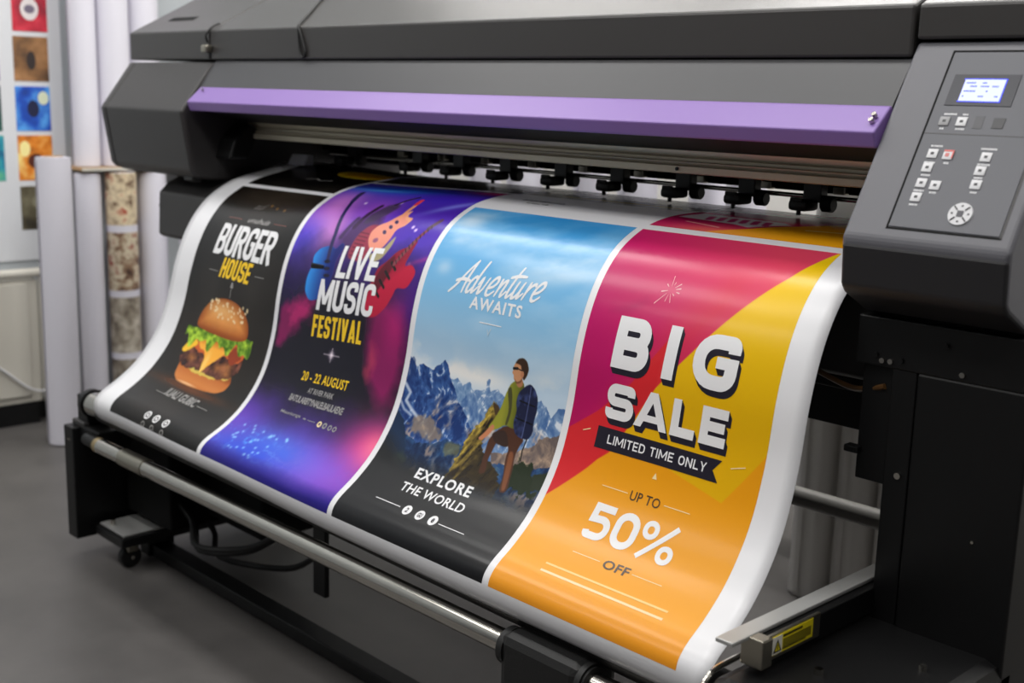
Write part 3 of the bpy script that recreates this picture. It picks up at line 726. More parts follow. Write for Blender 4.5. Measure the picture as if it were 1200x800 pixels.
def glyph(ch, w, t):
    x0, x1, y0, y1, m = t / 2, w - t / 2, t / 2, 1 - t / 2, .5
    R = min(w - t, 1 - t) * .5 * 1.05; S = []
    s = lambda p, closed=False, tt=t: S.extend(stroke(p, tt, closed))
    Z = 0
    if ch == 'I': s([(w / 2, 0), (w / 2, 1)])
    elif ch == 'L': s([(x0, 1), (x0, y0), (w, y0)])
    elif ch == 'E': s([(w, y1), (x0, y1), (x0, y0), (w, y0)]); s([(x0, m), (w * .92, m)])
    elif ch == 'F': s([(w, y1), (x0, y1), (x0, 0)]); s([(x0, m), (w * .9, m)])
    elif ch == 'T': s([(0, y1), (w, y1)]); s([(w / 2, y1), (w / 2, 0)])
    elif ch == 'H': s([(x0, 0), (x0, 1)]); s([(x1, 0), (x1, 1)]); s([(x0, m), (x1, m)])
    elif ch == 'M': s([(x0, 0), (x0, 1)]); s([(x1, 0), (x1, 1)]); S.extend([[(0, 1), (t, 1), (w / 2 + t / 2, .2), (w / 2 - t / 2, .2)], [(w - t, 1), (w, 1), (w / 2 + t / 2, .2), (w / 2 - t / 2, .2)]])
    elif ch == 'V': S += [[(0, 1), (w / 2 - t / 2, 0), (w / 2 + t / 2, 0), (t, 1)], [(w - t, 1), (w / 2 - t / 2, 0), (w / 2 + t / 2, 0), (w, 1)]]
    elif ch == 'A': S += [[(0, 0), (t, 0), (w / 2 + t / 2, 1), (w / 2 - t / 2, 1)], [(w - t, 0), (w, 0), (w / 2 + t / 2, 1), (w / 2 - t / 2, 1)]]; s([(w * .22, .17 + t * .35), (w * .78, .17 + t * .35)], tt=t * .7)
    elif ch == 'D': s([(x0, 0), (x0, 1)]); s(rnd([(x0, y1, 0), (x1, y1), (x1, y0), (x0, y0, 0)], R * 1.3))
    elif ch == 'N': s([(x0, 0), (x0, 1)]); s([(x1, 0), (x1, 1)]); S.append([(0, 1), (t, 1), (w, 0), (w - t, 0)])
    elif ch == 'Y': s([(w / 2, 0), (w / 2, .5)]); S += [[(0, 1), (t, 1), (w / 2 + t / 2, .45), (w / 2 - t / 2, .45)], [(w - t, 1), (w, 1), (w / 2 + t / 2, .45), (w / 2 - t / 2, .45)]]
    elif ch == 'U': s(rnd([(x0, 1), (x0, y0), (x1, y0), (x1, 1)], R))
    elif ch in 'O0': s(rnd([(x0, y0), (x0, y1), (x1, y1), (x1, y0)], R, True), True)
    elif ch == 'C': s(rnd([(x1, .66), (x1, y1), (x0, y1), (x0, y0), (x1, y0), (x1, .34)], R))
    elif ch == 'G': s(rnd([(x1, .69), (x1, y1), (x0, y1), (x0, y0), (x1, y0), (x1, .52, 0)], R)); s([(w, .50), (w * .52, .50)], tt=t * .8)
    elif ch == 'S': s(rnd([(x1, .70), (x1, y1), (x0, y1), (x0, m), (x1, m), (x1, y0), (x0, y0), (x0, .30)], min(R, (y1 - m) * .55)))
    elif ch in 'BRP':
        r_ = min((y1 - m) * .5, (w - t) * .6); xu = x1 * (.96 if ch == 'B' else 1)
        s([(x0, 0), (x0, 1)]); s(rnd([(x0, y1, 0), (xu, y1, r_), (xu, m, r_), (x0, m, 0)], r_))
        if ch == 'B': s(rnd([(x0, m, 0), (x1, m, r_), (x1, y0, r_), (x0, y0, 0)], r_))
        if ch == 'R': s([(w * .5, m), (x1 + t * .05, 0)])
    elif ch == '5': s(rnd([(w * .96, y1), (x0 + w * .06, y1, 0), (x0 + .02, .56, 0), (x1, .60), (x1, y0), (x0, y0), (x0 * .8, .22)], R * .95))
    elif ch == '%':
        ww = w * .42; q = t * .72
        for ox, oy in ((0, .5), (w - ww, 0)): s(rnd([(ox + q / 2, oy + q / 2), (ox + q / 2, oy + .5 - q / 2), (ox + ww - q / 2, oy + .5 - q / 2), (ox + ww - q / 2, oy + q / 2)], .3, True), True, q)
        s([(w * .12, 0), (w * .88, 1)], tt=q)
    return S
WID = {'I': None, ' ': .45, 'L': .82, 'E': .84, 'F': .82, 'M': 1.35, '%': 1.5, 'T': .9, 'A': 1.12, 'V': 1.05}
def headline(s, k, a0, a1, b0, b1, t, gap=.06, slant=0., boxes=None, shift=0.):
    W = POST[k - 1][1] - POST[k - 1][0]; hh = (b1 - b0) * SB; tot = (a1 - a0) * W / hh
    out = []
    if boxes is None:
        units = sum(WID.get(c, 1.) or 0 for c in s); nI = sum(1 for c in s if c == 'I')
        base = (tot - gap * (len(s) - 1) - nI * t) / units; x = 0; pos = []
        for c in s:
            w_ = t if c == 'I' else base * (WID.get(c, 1.)); pos.append((c, x, w_)); x += w_ + gap
    else:
        pos = [(c, (ba - a0) * W / hh, (bb - ba) * W / hh) for c, (ba, bb) in zip(s, boxes)]
    for i, (c, x, w_) in enumerate(pos):
        for q in glyph(c, w_, t):
            out.append([(a0 + (x + px + slant * py) * hh / W, b1 - py * (b1 - b0) + shift * i) for px, py in q])
    return out
def rects(lst): return [[(a0, b0), (a1, b0), (a1, b1), (a0, b1)] for a0, a1, b0, b1 in lst]
def disc(k, a, b, r, n=18):
    W = POST[k - 1][1] - POST[k - 1][0]
    return [(a + r * SB / W * math.cos(2 * math.pi * i / n), b + r * math.sin(2 * math.pi * i / n)) for i in range(n)]
def ringp(k, a, b, r, t, n=18):
    W = POST[k - 1][1] - POST[k - 1][0]
    f = lambda rr, i: (a + rr * SB / W * math.cos(2 * math.pi * i / n), b + rr * math.sin(2 * math.pi * i / n))
    return [[f(r, i), f(r, i + 1), f(r - t, i + 1), f(r - t, i)] for i in range(n)]

def letters():
    LB = {}
    # poster 1
    decal('headline_lettering', 1, headline('BURGER', 1, .20, .86, .184, .300, .165, .035, .0), I_white, P1, label='white lettering BURGER')
    decal('subtitle_lettering', 1, headline('HOUSE', 1, .34, .68, .306, .378, .17, .06, .18), I_yellow, P1, label='yellow slanted lettering HOUSE', off=.0011)
    decal('small_lettering', 1, font_polys('unuhuis', .44, .70, .147, .168, .02, .4), I_grey, P1)
    decal('small_lettering', 1, font_polys('IUALI GUBIC', .33, .66, .822, .858, .03, .3), I_grey, P1)
    [decal('thin_line', 1, rects([q_]), inkmat('rust_print', (120, 70, 62)), P1) for q_ in ((.20, .36, .158, .1605), (.74, .88, .157, .1595),)]
    [decal('thin_line', 1, rects([q_]), I_grey, P1) for q_ in ((.21, .32, .359, .361), (.74, .84, .344, .346), (.24, .345, .853, .855), (.67, .78, .845, .847), (.508, .513, .405, .44),)]
    decal('tick_mark', 1, [[(.505, .385), (.52, .385), (.53, .405), (.495, .405)]], I_grey, P1)
    decal('small_lettering', 1, font_polys('aul', .41, .54, .085, .112, 0, .5), inkmat('dim_grey_print', (96, 92, 90)), P1)
    for a in (.40, .495, .60): decal('round_icon', 1, ringp(1, a, .954, .0165, .006) + [disc(1, a, .954, .006, 8)], I_white, P1)
    for a in (.40, .50, .61): decal('round_icon', 1, ringp(1, a, .990, .011, .004), I_grey, P1)
    # poster 2
    decal('headline_lettering', 2, headline('LIVE', 2, .405, .70, .200, .303, .17, .07), I_white, P2, label='white lettering LIVE')
    decal('headline_lettering', 2, headline('MUSIC', 2, .305, .73, .311, .408, .18, .06), I_white, P2, label='white lettering MUSIC')
    decal('subtitle_lettering', 2, headline('FESTIVAL', 2, .295, .68, .424, .493, .17, .09), I_yellow, P2, label='yellow lettering FESTIVAL')
    decal('date_lettering', 2, font_polys('20 - 22 AUGUST', .30, .66, .606, .637, .018, 0, 1.08), I_yellow, P2, label='yellow lettering 20 - 22 AUGUST')
    decal('small_lettering', 2, font_polys('AT RIVER PARK', .385, .585, .655, .673, .02), I_grey, P2)
    decal('small_lettering', 2, font_polys('BATULARBTYNALELBAULAEXE', .275, .695, .688, .711, .03, 0, .9), I_grey, P2)
    decal('small_lettering', 2, font_polys('Mauniunge', .27, .43, .746, .760, .01), I_grey, P2)
    [decal('thin_line', 2, rects([q_]), I_grey, P2) for q_ in ((.455, .475, .753, .757), (.49, .55, .755, .757),)]
    decal('round_icon', 2, ringp(2, .585, .757, .010, .005), I_cream, P2)
    decal('round_icon', 2, ringp(2, .625, .757, .010, .005), I_grey, P2)
    decal('round_icon', 2, ringp(2, .665, .758, .009, .004), I_grey, P2)
    decal('round_icon', 2, ringp(2, .70, .758, .009, .004), I_grey, P2)
    # poster 3: brush script
    def sm_path(p, n=5):
        P = [np.array(q, float) for q in p]; out = []
        for i in range(len(P) - 1):
            a = P[max(i - 1, 0)]; b = P[i]; c = P[i + 1]; d = P[min(i + 2, len(P) - 1)]
            for k_ in range(n):
                s = k_ / n; out.append(.5 * (2 * b + (-a + c) * s + (2 * a - 5 * b + 4 * c - d) * s * s + (-a + 3 * b - 3 * c + d) * s ** 3))
        out.append(P[-1]); return out
    e_ = [(.03, .20), (.24, .27), (.34, .42), (.26, .55), (.12, .50), (.01, .26), (.05, .04), (.20, -.01), (.38, .12)]
    SCR = [(0, [(-.12, -.02), (.10, .22), (.34, .72), (.50, 1.0)]), (0, [(.50, 1.0), (.50, .6), (.50, .3), (.54, .0)]), (0, [(-.02, .34), (.3, .40), (.66, .36)]),
           (.70, [(.30, .44), (.16, .50), (.02, .30), (.04, .06), (.16, .02), (.30, .22)]), (.70, [(.36, 1.0), (.32, .6), (.30, .2), (.36, .02), (.54, .22)]),
           (1.22, [(-.02, .30), (.06, .48), (.10, .2), (.14, .02), (.28, .14), (.36, .50)]),
           (1.72, e_), (2.20, [(.03, .50), (.06, .24), (.04, .0)]), (2.20, [(.05, .16), (.16, .42), (.28, .48), (.31, .34), (.29, .1), (.34, .0), (.48, .16)]),
           (2.74, [(.12, .92), (.06, .5), (.04, .12), (.12, .0), (.28, .16)]), (2.74, [(-.18, .60), (.12, .66), (.50, .66)]),
           (3.04, [(.02, .48), (.0, .2), (.04, .02), (.16, .04), (.28, .24)]), (3.04, [(.30, .48), (.27, .2), (.30, .02), (.46, .16)]),
           (3.58, [(.04, .50), (.04, .24), (.02, .0)]), (3.58, [(.04, .2), (.14, .40), (.28, .48), (.34, .42)]), (3.96, e_)]
    polys = []; W3 = POST[2][1] - POST[2][0]
    for dx, pth in SCR:
        q = sm_path([(x + dx, y) for x, y in pth]); n = len(q)
        tw = [.104 * (.72 + .36 * math.sin(math.pi * min(1, .15 + i / (n - 1) * .85))) for i in range(n)]
        pls = stroke(q, tw) + [[(c[0] + t_ / 2 * math.cos(2 * math.pi * j / 8), c[1] + t_ / 2 * math.sin(2 * math.pi * j / 8)) for j in range(8)] for c, t_ in zip(q, tw)]
        for pl in pls: polys.append([(.195 + (x * .80 + (y - .0) * .34) / 3.99 * .615, .283 - y * .092 + (x - 2) * -.0035) for x, y in pl])
    decal('script_lettering', 3, polys, I_white, P3, label='white brush script Adventure')
    decal('subtitle_lettering', 3, font_polys('AWAITS', .335, .66, .293, .327, .025, 0, 1.15), I_white, P3, label='white lettering AWAITS')
    [decal('thin_line', 3, rects([q_]), I_white, P3) for q_ in ((.42, .56, .356, .3585),)]
    decal('tick_mark', 3, stroke([(.478, .372), (.487, .386), (.50, .368)], .004), inkmat('pale_blue_print', (190, 212, 228)), P3)
    decal('caption_lettering', 3, font_polys('EXPLORE', .305, .665, .778, .810, .03, 0, 1.15), I_white, P3, label='white lettering EXPLORE')
    decal('caption_lettering', 3, font_polys('THE WORLD', .275, .685, .828, .856, .018, 0, 1.05), I_white, P3, label='white lettering THE WORLD')
    [decal('thin_line', 3, rects([q_]), I_white, P3) for q_ in ((.19, .36, .900, .9022), (.62, .78, .904, .9062),)]
    for a, s_ in ((.41, '2'), (.495, 'GU'), (.58, 'e')):
        o = decal('round_icon', 3, [disc(3, a, .9025, .0155)], I_white, P3)
        decal('round_icon_glyph', 3, font_polys(s_, a - (.013 if len(s_) > 1 else .008), a + (.013 if len(s_) > 1 else .008), .895, .910, .03), I_navy, P3, off=.0011)
    # poster 4
    D = (.0022, .0020)
    bigb = [(.175, .365), (.44, .513), (.59, .805)]
    big = headline('BIG', 4, .175, .805, .268, .392, .262, boxes=bigb)
    saleb = [(.185, .335), (.345, .52), (.535, .655), (.68, .805)]
    sale = headline('SALE', 4, .185, .805, .428, .512, .265, boxes=saleb)
    for nm, pl in (('headline_lettering', big), ('headline_lettering', sale)):
        sh = []
        for i in range(1, 8): sh += [[(x + D[0] * i, y + D[1] * i) for x, y in p] for p in pl]
        decal('lettering_shadow', 4, sh, I_navy, P4, off=.0007, label='dark drop shadow of the white letters', step=.03)
        decal(nm, 4, pl, I_white, P4, off=.0012, label='white bold lettering ' + ('BIG' if pl is big else 'SALE'))
    decal('ribbon_banner', 4, [[(.165, .535), (.49, .5355), (.49, .586), (.165, .587), (.20, .561)], [(.49, .5355), (.81, .537), (.775, .562), (.81, .587), (.49, .586)]], I_navy, P4, label='black ribbon with notched ends')
    decal('ribbon_lettering', 4, headline('LIMITED TIME ONLY', 4, .23, .745, .550, .5715, .165, .17), I_white, P4, off=.0012, label='white lettering LIMITED TIME ONLY')
    I_brown = inkmat('brown_print', (70, 50, 30))
    decal('caption_lettering', 4, font_polys('UP TO', .425, .58, .658, .681, .008, 0, 1.05), I_brown, P4, label='dark lettering UP TO')
    decal('figure_lettering', 4, headline('50%', 4, .275, .735, .708, .798, .20, .09), I_white, P4, label='white figure 50%')
    decal('caption_lettering', 4, font_polys('OFF', .46, .595, .829, .852, .02, 0, 1.05), I_brown, P4, label='dark lettering OFF')
    [decal('thin_line', 4, rects([q_]), I_cream, P4) for q_ in ((.27, .41, .667, .6688), (.60, .73, .668, .6698), (.29, .44, .839, .8408), (.61, .76, .840, .8418),)]
    [decal('small_print_line', 4, rects([q_]), I_peach, P4) for q_ in ((.21, .85, .8885, .8935),)]; [decal('small_print_line', 4, rects([q_]), inkmat('light_peach_print', (248, 214, 160)), P4) for q_ in ((.21, .85, .909, .915),)]
    sp = []
    for ang, r0, r1 in ((100, .010, .038), (140, .012, .022), (195, .008, .026), (230, .012, .05), (262, .012, .030), (290, .010, .033), (320, .012, .020), (15, .014, .028), (40, .012, .030), (350, .018, .028), (75, .014, .022)):
        c_, s_ = math.cos(math.radians(ang)), math.sin(math.radians(ang)); W4 = POST[3][1] - POST[3][0]
        sp += stroke([(.375 + c_ * r0 * SB / W4, .187 - s_ * r0), (.375 + c_ * r1 * SB / W4, .187 - s_ * r1)], [.0012, .0030])
    decal('sparkle_mark', 4, sp, inkmat('pale_pink_print', (250, 200, 205)), P4, label='small pale firework mark')
    decal('tick_mark', 4, [[(.503, .619), (.515, .604), (.527, .619)]], I_cream, P4)
    decal('tick_mark', 4, stroke([(.085, .556), (.125, .548)], .0022), I_cream, P4); decal('tick_mark', 4, stroke([(.855, .548), (.92, .538)], .0022), I_cream, P4)
    # scribbles on the previous row above the mountain poster
    decal('small_lettering', 3, font_polys('uanuit ubinu riua', .15, .42, -.115, -.100, .0) + font_polys('ni uau wb', .22, .36, -.085, -.072, 0.), I_navy, so)
letters()

# ---------------------------------------------------------------- the printer
PR = empty('wide_format_printer', (-1.85, 1.6, 0), 'large charcoal roll printer with a purple front rail and a grey control panel', 'printer')
def part(name, bm, m, parent=None, smooth=False, label=None):
    par = parent or PR
    o = obj(name, bm, m, par, smooth, label=label)
    if par is PR: o.location = -PR.location
    return o
XL, XI, XP, XR = -3.06, -2.64, -.84, -.618
lidp = [(1.53, 1.206), (1.53, 1.274), (1.72, 1.372), (2.12, 1.405), (2.12, 1.206)]
part('lid', prism(XI - .012, XP - .003, lidp, .004), M_chartop, label='long lid with a pale reflecting top')
le = part('lid_end', prism(XL + .0, XI - .016, lidp, .004), M_chartop)
A_, B_ = Vector((0, 1.53, 1.274)), Vector((0, 1.72, 1.372)); dl = (B_ - A_).normalized(); nl = Vector((0, -dl.z, dl.y))
def onlid(x, t, h=0.): return Vector((x, 0, 0)) + A_ + dl * t + nl * h
def slantbox(x0, x1, t0, t1, h0, h1, A=A_, d=dl, n=nl, b=.001, bm=None):
    t = bmesh.new(); bmesh.ops.create_cube(t, size=1)
    for v in t.verts:
        X = (x0 + x1) / 2 + v.co.x * (x1 - x0); T = (t0 + t1) / 2 + v.co.y * (t1 - t0); Hh = (h0 + h1) / 2 + v.co.z * (h1 - h0)
        v.co = Vector((X, 0, 0)) + A + d * T + n * Hh
    bev(t, b, 2); return join(bm, t)
part('grip_slot', slantbox(-2.965, -2.84, .068, .088, -.004, .0012), M_dark, le)
part('lid_end', prism(XP + .002, XR, [(1.532, 1.229), (1.532, 1.274), (1.72, 1.372), (2.12, 1.405), (2.12, 1.229)], .004), M_chartop)
lt = part('lid_latch', box(-2.668, -2.642, 1.512, 1.53, 1.222, 1.24, .004), M_alu, label='small brass coloured latch')
part('latch_hook', tube([(-2.655, 1.525, 1.245), (-2.655, 1.520, 1.262), (-2.652, 1.535, 1.281), (-2.65, 1.555, 1.291)], .0025), M_steelblk, lt, True)
part('window_cover', prism(XI + .002, XP - .002, [(1.536, 1.2045), (1.490, 1.139), (1.506, 1.132), (1.60, 1.2045)], .001), M_window, label='sloping grey window cover')
pt_ = part('purple_rail', prism(XI + .012, XP - .002, [(1.488, 1.142), (1.450, 1.108), (1.458, 1.087), (1.50, 1.087), (1.505, 1.14)], .0025), M_purple, label='glossy purple rail')
for zz, yy in ((1.128, 1.4695), (1.121, 1.4625)): part('screw', cyl((-.853, yy, zz), (-.8535, yy - .004, zz + .004), .0035, 12), M_chrome, pt_)
part('screw', cyl((-2.60, 1.478, 1.134), (-2.60, 1.474, 1.138), .0032, 12), M_chrome, pt_)
# left end cover
part('end_cover', prism(-3.028, XI, [(1.440, 1.085), (1.463, .945), (1.476, .930), (1.52, .922), (2.10, .915), (2.10, 1.20), (1.528, 1.20)], .006), M_char, label='faceted left end cover')
part('end_cap', prism(XL, -3.031, [(1.442, 1.085), (1.465, .945), (1.478, .932), (1.52, .924), (2.10, .917), (2.10, 1.20), (1.528, 1.20)], .005), M_char)
# front black beam and aluminium rails
part('front_beam', prism(XI, XP, [(1.50, 1.12), (1.50, 1.089), (1.60, 1.062), (1.64, 1.062), (1.64, 1.15)], .001), M_black)
rail = part('aluminium_rail', prism(-2.62, XR - .01, [(1.607, 1.061), (1.612, 1.050), (1.606, 1.0485), (1.6065, 1.044), (1.600, 1.0425), (1.603, 1.037), (1.596, 1.0355), (1.5955, 1.0255), (1.602, 1.0235), (1.64, 1.0235), (1.64, 1.061)], 0), M_rail, label='brushed metal guide rail')
part('screw', cyl((-1.28, 1.597, 1.031), (-1.28, 1.5935, 1.031), .003, 10), M_steelblk, rail)
part('carriage_beam', prism(-2.64, XR - .01, [(1.84, .992), (1.96, .990), (1.96, 1.13), (1.66, 1.13), (1.66, 1.06), (1.84, 1.04)], 0), M_dark)
part('top_cover_underside', box(XI, XP, 1.60, 2.10, 1.15, 1.20, 0), M_dark)
part('rear_cover', box(XL + .01, XR - .01, 2.06, 2.10, 1.05, 1.40, 0), M_char)
rod = part('roller_shaft', cyl((-2.55, 1.80, .9895), (XR - .02, 1.80, .9865), .0042, 12), M_chrome, smooth=True)
# pinch rollers
def pinch(x):
    bm = box(x - .0185, x + .0165, 1.775, 1.796, .980, 1.026, .002)
    h = obj('pinch_roller_block', bm, mat('pinch_block_plastic', (30, 29, 29), .4), PR); h.location = -PR.location
    t = box(x - .022, x + .014, 1.736, 1.777, .967, .985, .006); t = cyl((x - .004, 1.744, .957 + .003), (x - .004, 1.744, .972), .004, 10, t)
    a = obj('paw', t, M_black, h, True)
    t = box(x - .018, x + .006, 1.736, 1.742, .982, .989, .002); obj('paw_lip', t, M_black, a)
    obj('side_wheel', cyl((x + .017, 1.782, .978), (x + .038, 1.782, .978), .0125, 18, b=.002), M_rubber, h, True)
    for q in (-.009, 0, .009): obj('rivet', cyl((x + q, 1.7755, 1.012), (x + q, 1.7735, 1.012), .0014, 8), M_alu, h)
    return h
for x in (-2.425, -2.175, -2.033, -1.883, -1.721, -1.570, -1.409, -1.268, -1.135): pinch(x)
for i, x in enumerate(np.arange(-2.30, -.7, .148)): part('guide_bracket', box(x - .012, x + .012, 1.825, 1.84, .992, 1.006, .002), M_alu)
# carriage parked at left
part('print_carriage', box(-2.62, -2.22, 1.87, 2.04, .965, 1.12, .008), M_dark)
# lever at the left
lv = part('loading_lever', prism(-2.70, -2.655, [(1.475, .921), (1.498, .915), (1.60, 1.02), (1.60, 1.06), (1.57, 1.05), (1.478, .945)], .004), M_black, label='black media loading lever')
part('lever_pivot', prism(-2.652, -2.575, [(1.53, .975), (1.58, .975), (1.62, 1.04), (1.585, 1.06), (1.545, 1.02)], .006), M_steelblk, lv)
part('edge_guide', prism(-2.560, -2.492, [(1.680, .962), (1.712, .962), (1.712, .988), (1.694, .988)], .003), mat('grey_guide_plastic', (226, 228, 238), .5), label='small light grey media edge guide')
# platen housing under the sheet
bedp = [(1.80, .947), (1.62, .934), (1.568, .921), (1.53, .902), (1.505, .878), (1.500, .772), (1.512, .764), (1.62, .755), (1.80, .755)]
bed = part('platen_housing', prism(-2.88, XP + .05, bedp, .004), M_char, label='charcoal platen housing under the sheet')
part('lower_housing', box(-2.84, XP, 1.55, 1.88, .735, .756, .003), M_steelblk)
for x in (-2.865,): part('screw', cyl((x, 1.5, .845), (x, 1.497, .845), .0028, 10), M_steelblk, bed)
part('platen', box(-2.62, XP, 1.68, 1.80, .944, .9520, .0), M_alu)
# right control housing
Ap, Bp = Vector((0, 1.388, .978)), Vector((0, 1.538, 1.226)); dp = (Bp - Ap).normalized(); npn = Vector((0, -dp.z, dp.y))
hs = part('control_housing', prism(XP, XR, [(1.388, .978), (1.392, .915), (1.400, .905), (1.455, .876), (2.10, .876), (2.10, 1.226), (1.538, 1.226)], .007, seg=3), M_panel, label='grey control housing')
M_low = mat('darker_housing_tone', (34, 33, 36), .5, bump=.2, bscale=900, vary=.04)
part('control_housing_lower', prism(XP + .002, XR - .001, [(1.3868, .969), (1.3915, .9145), (1.400, .9035), (1.456, .8745), (2.0, .8745), (2.0, .969)], .004), M_low)  # darker shell over the lower faces of the housing
def onpan(x0, x1, t0, t1, h0, h1, b=.0008, bm=None): return slantbox(x0, x1, t0, t1, h0, h1, Ap, dp, npn, b, bm)
cp = part('control_panel', onpan(-.7805, -.637, .019, .273, -.002, .0012, .001), mat('control_panel_grey', (84, 85, 92), .42, vary=.03), label='dark grey membrane control panel')
part('panel_groove', onpan(-.7835, -.7805, .016, .276, 0, .0004, 0), M_dark, hs); part('panel_groove', onpan(-.7835, -.634, .016, .0185, 0, .0004, 0), M_dark, hs); part('panel_groove', onpan(-.7835, -.634, .2735, .276, 0, .0004, 0), M_dark, hs)
part('panel_groove', onpan(-.6368, -.634, .016, .276, 0, .0004, 0), M_char, hs)
bz = part('screen_bezel', onpan(-.768, -.681, .194, .2395, .001, .0020, .0004), mat('screen_bezel_dark', (54, 55, 62), .3), cp)
part('lcd_screen', onpan(-.751, -.698, .2005, .2315, .0018, .0026, 0), mat('lcd_backlight', (150, 160, 240), .3, emit=(206, 214, 255), estr=.95), bz, label='lit bluish white display')
part('lcd_border', onpan(-.7525, -.6965, .199, .2005, .0018, .0026, 0, onpan(-.7525, -.6965, .2315, .2330, .0018, .0026, 0, onpan(-.6980, -.6965, .199, .233, .0018, .0026, 0))), mat('lcd_blue_edge', (60, 70, 220), .3, emit=(70, 84, 235), estr=.8), bz)
M_lcdt = mat('lcd_text', (70, 80, 160), .4, emit=(120, 132, 214), estr=.5)
rs = random.Random(3); tb = None
for row, (t0, segs) in enumerate(((.2255, (( -.748, -.735), (-.727, -.721))), (.2205, ((-.742, -.733), (-.728, -.716), (-.713, -.704))), (.2135, ((-.748, -.733), (-.719, -.717))), (.206, ((-.748, -.745), (-.727, -.719), (-.706, -.701))))):
    for a, b in segs:
        x = a
        while x < b - .001:
            w_ = .0010 + rs.random() * .0012; tb = onpan(x, min(b, x + w_), t0, t0 + .0022, .0025, .0028, 0, tb); x += w_ + .0006
part('display_text', tb, M_lcdt, bz)['kind'] = 'stuff'
part('panel_seam', onpan(-.780, -.638, .1525, .1535, .0010, .0014, 0), M_char, cp)
def key(x, t, w_=.0068, m=M_key, lab=None, glyph_='+'):
    k = part('key', onpan(x - w_, x + w_, t - w_ * .95, t + w_ * .95, .001, .0026, .0012), m, cp, True, lab)
    part('key_symbol', onpan(x - .0022, x + .0022, t - .0018, t + .0018, .0024, .0028, 0), M_window, k)
    return k
for x, t in ((-.758, .124), (-.758, .104), (-.758, .082), (-.758, .062), (-.739, .080), (-.688, .123), (-.689, .104), (-.688, .085), (-.736, .171)): key(x, t)
key(-.759, .171, m=mat('grey_key', (150, 150, 152), .5))
k = part('key', onpan(-.7438, -.7302, .1165, .1295, .001, .0026, .0012), M_key, cp, True, 'white key with a red ring')
part('key_ring', onpan(-.7435, -.7320, .1275, .1298, .0024, .0030, .0004, onpan(-.7318, -.7300, .118, .1298, .0024, .0030, .0004)), mat('red_key_print', (226, 110, 104), .5), k)
part('key_symbol', onpan(-.7405, -.7355, .1205, .1255, .0024, .0029, 0), mat('red_key_dot', (206, 120, 116), .5), k)
part('dark_key', onpan(-.696, -.681, .163, .178, .001, .0018, .001), mat('dark_key', (52, 52, 56), .4), cp)
part('dark_key', onpan(-.720, -.708, .162, .180, .001, .0016, .001), mat('dim_key', (72, 72, 77), .4), cp)
lab = None
for x, t, w_ in ((-.756, .1352, .008), (-.688, .1345, .010), (-.758, .1115, .007), (-.757, .0935, .006), (-.758, .0715, .007), (-.758, .0515, .006), (-.737, .1120, .0025), (-.739, .0700, .0045), (-.688, .1128, .008), (-.689, .0945, .005), (-.688, .0745, .004), (-.754, .1815, .009), (-.734, .1815, .004), (-.759, .1605, .003), (-.735, .1605, .006)):
    x_ = x - w_
    while x_ < x + w_ - .0008:
        q = .0008 + rs.random() * .0015; lab = onpan(x_, x_ + q, t - .0012, t + .0012, .001, .0014, 0, lab); x_ += q + .0005
part('key_captions', lab, M_key, cp)['kind'] = 'stuff'
def dial():
    t = bmesh.new(); c = Vector((-.6935, 0, 0)) + Ap + dp * .044 + npn * .0018
    rot = Vector((0, 0, 1)).rotation_difference(npn).to_matrix().to_4x4()
    bmesh.ops.create_cone(t, cap_ends=True, segments=32, radius1=.0158, radius2=.015, depth=.0024); t.transform(Matrix.Translation(c) @ rot)
    d = part('arrow_pad', t, M_key, cp, True, 'round white arrow pad')
    part('centre_key', onpan(-.6975, -.6895, .0398, .0482, .003, .0036, .0005), mat('arrow_pad_dark', (62, 62, 70), .4), d)
    for sx in (-1, 1):
        for sy in (-1, 1):
            p0 = Vector((-.6935 + sx * .005, 0, 0)) + Ap + dp * (.044 + sy * .005) + npn * .0032; p1 = Vector((-.6935 + sx * .0098, 0, 0)) + Ap + dp * (.044 + sy * .0098) + npn * .0030
            part('pad_spoke', cyl(p0, p1, .0010, 6), M_window, d)
    for sx, sy in ((0, 1), (1, 0), (-1, 0), (0, -1)):
        part('arrow', onpan(-.6935 + sx * .0105 - .0013, -.6935 + sx * .0105 + .0013, .044 + sy * .0105 - .0012, .044 + sy * .0105 + .0012, .0028, .0033, 0), M_window, d)
dial()
part('chrome_edge', onpan(-.6345, -.632, .150, .215, 0, .0022, .0006), M_chrome, hs)
# beam, leg and brackets at the right
bmr = part('side_beam', box(-.842, -.56, 1.452, 1.50, .803, .8685, .002), M_steelblk, label='black horizontal beam below the control housing')
for x, z in ((-.812, .818), (-.775, .8155), (-.69, .812), (-.715, .845), (-.802, .8115), (-.79, .812)):
    part('screw', cyl((x, 1.452, z), (x, 1.4485, z), .0036, 12), M_chrome if z < .8155 else M_steelblk, bmr, True)
part('recess_plate', box(-.84, -.60, 1.47, 1.9, .84, .876, .001), M_dark)
lg = part('leg', box(-.751, -.60, 1.452, 1.76, .06, .803, .003), M_steelblk, label='wide black right leg')
part('leg_panel', box(-.789, -.753, 1.455, 1.74, .40, .803, .002), M_steelblk)
part('hook_bracket', box(-.835, -.79, 1.462, 1.475, .640, .806, .002), M_steelblk)
part('cable_clip', box(-.850, -.828, 1.452, 1.468, .676, .686, .002), M_steelblk)
for z in (.66, .32): part('screw', cyl((-.767, 1.455, z), (-.767, 1.4515, z), .0045, 12), M_chrome, lg, True)
part('leg_screw', cyl((-.655, 1.452, .60), (-.655, 1.449, .60), .002, 8), M_chrome, lg, True)
part('drain_tube', tube([(-.93, 1.50, .768), (-.87, 1.49, .757), (-.83, 1.47, .765), (-.80, 1.46, .775)], .004), mat('amber_tube', (90, 62, 34), .3), smooth=True)
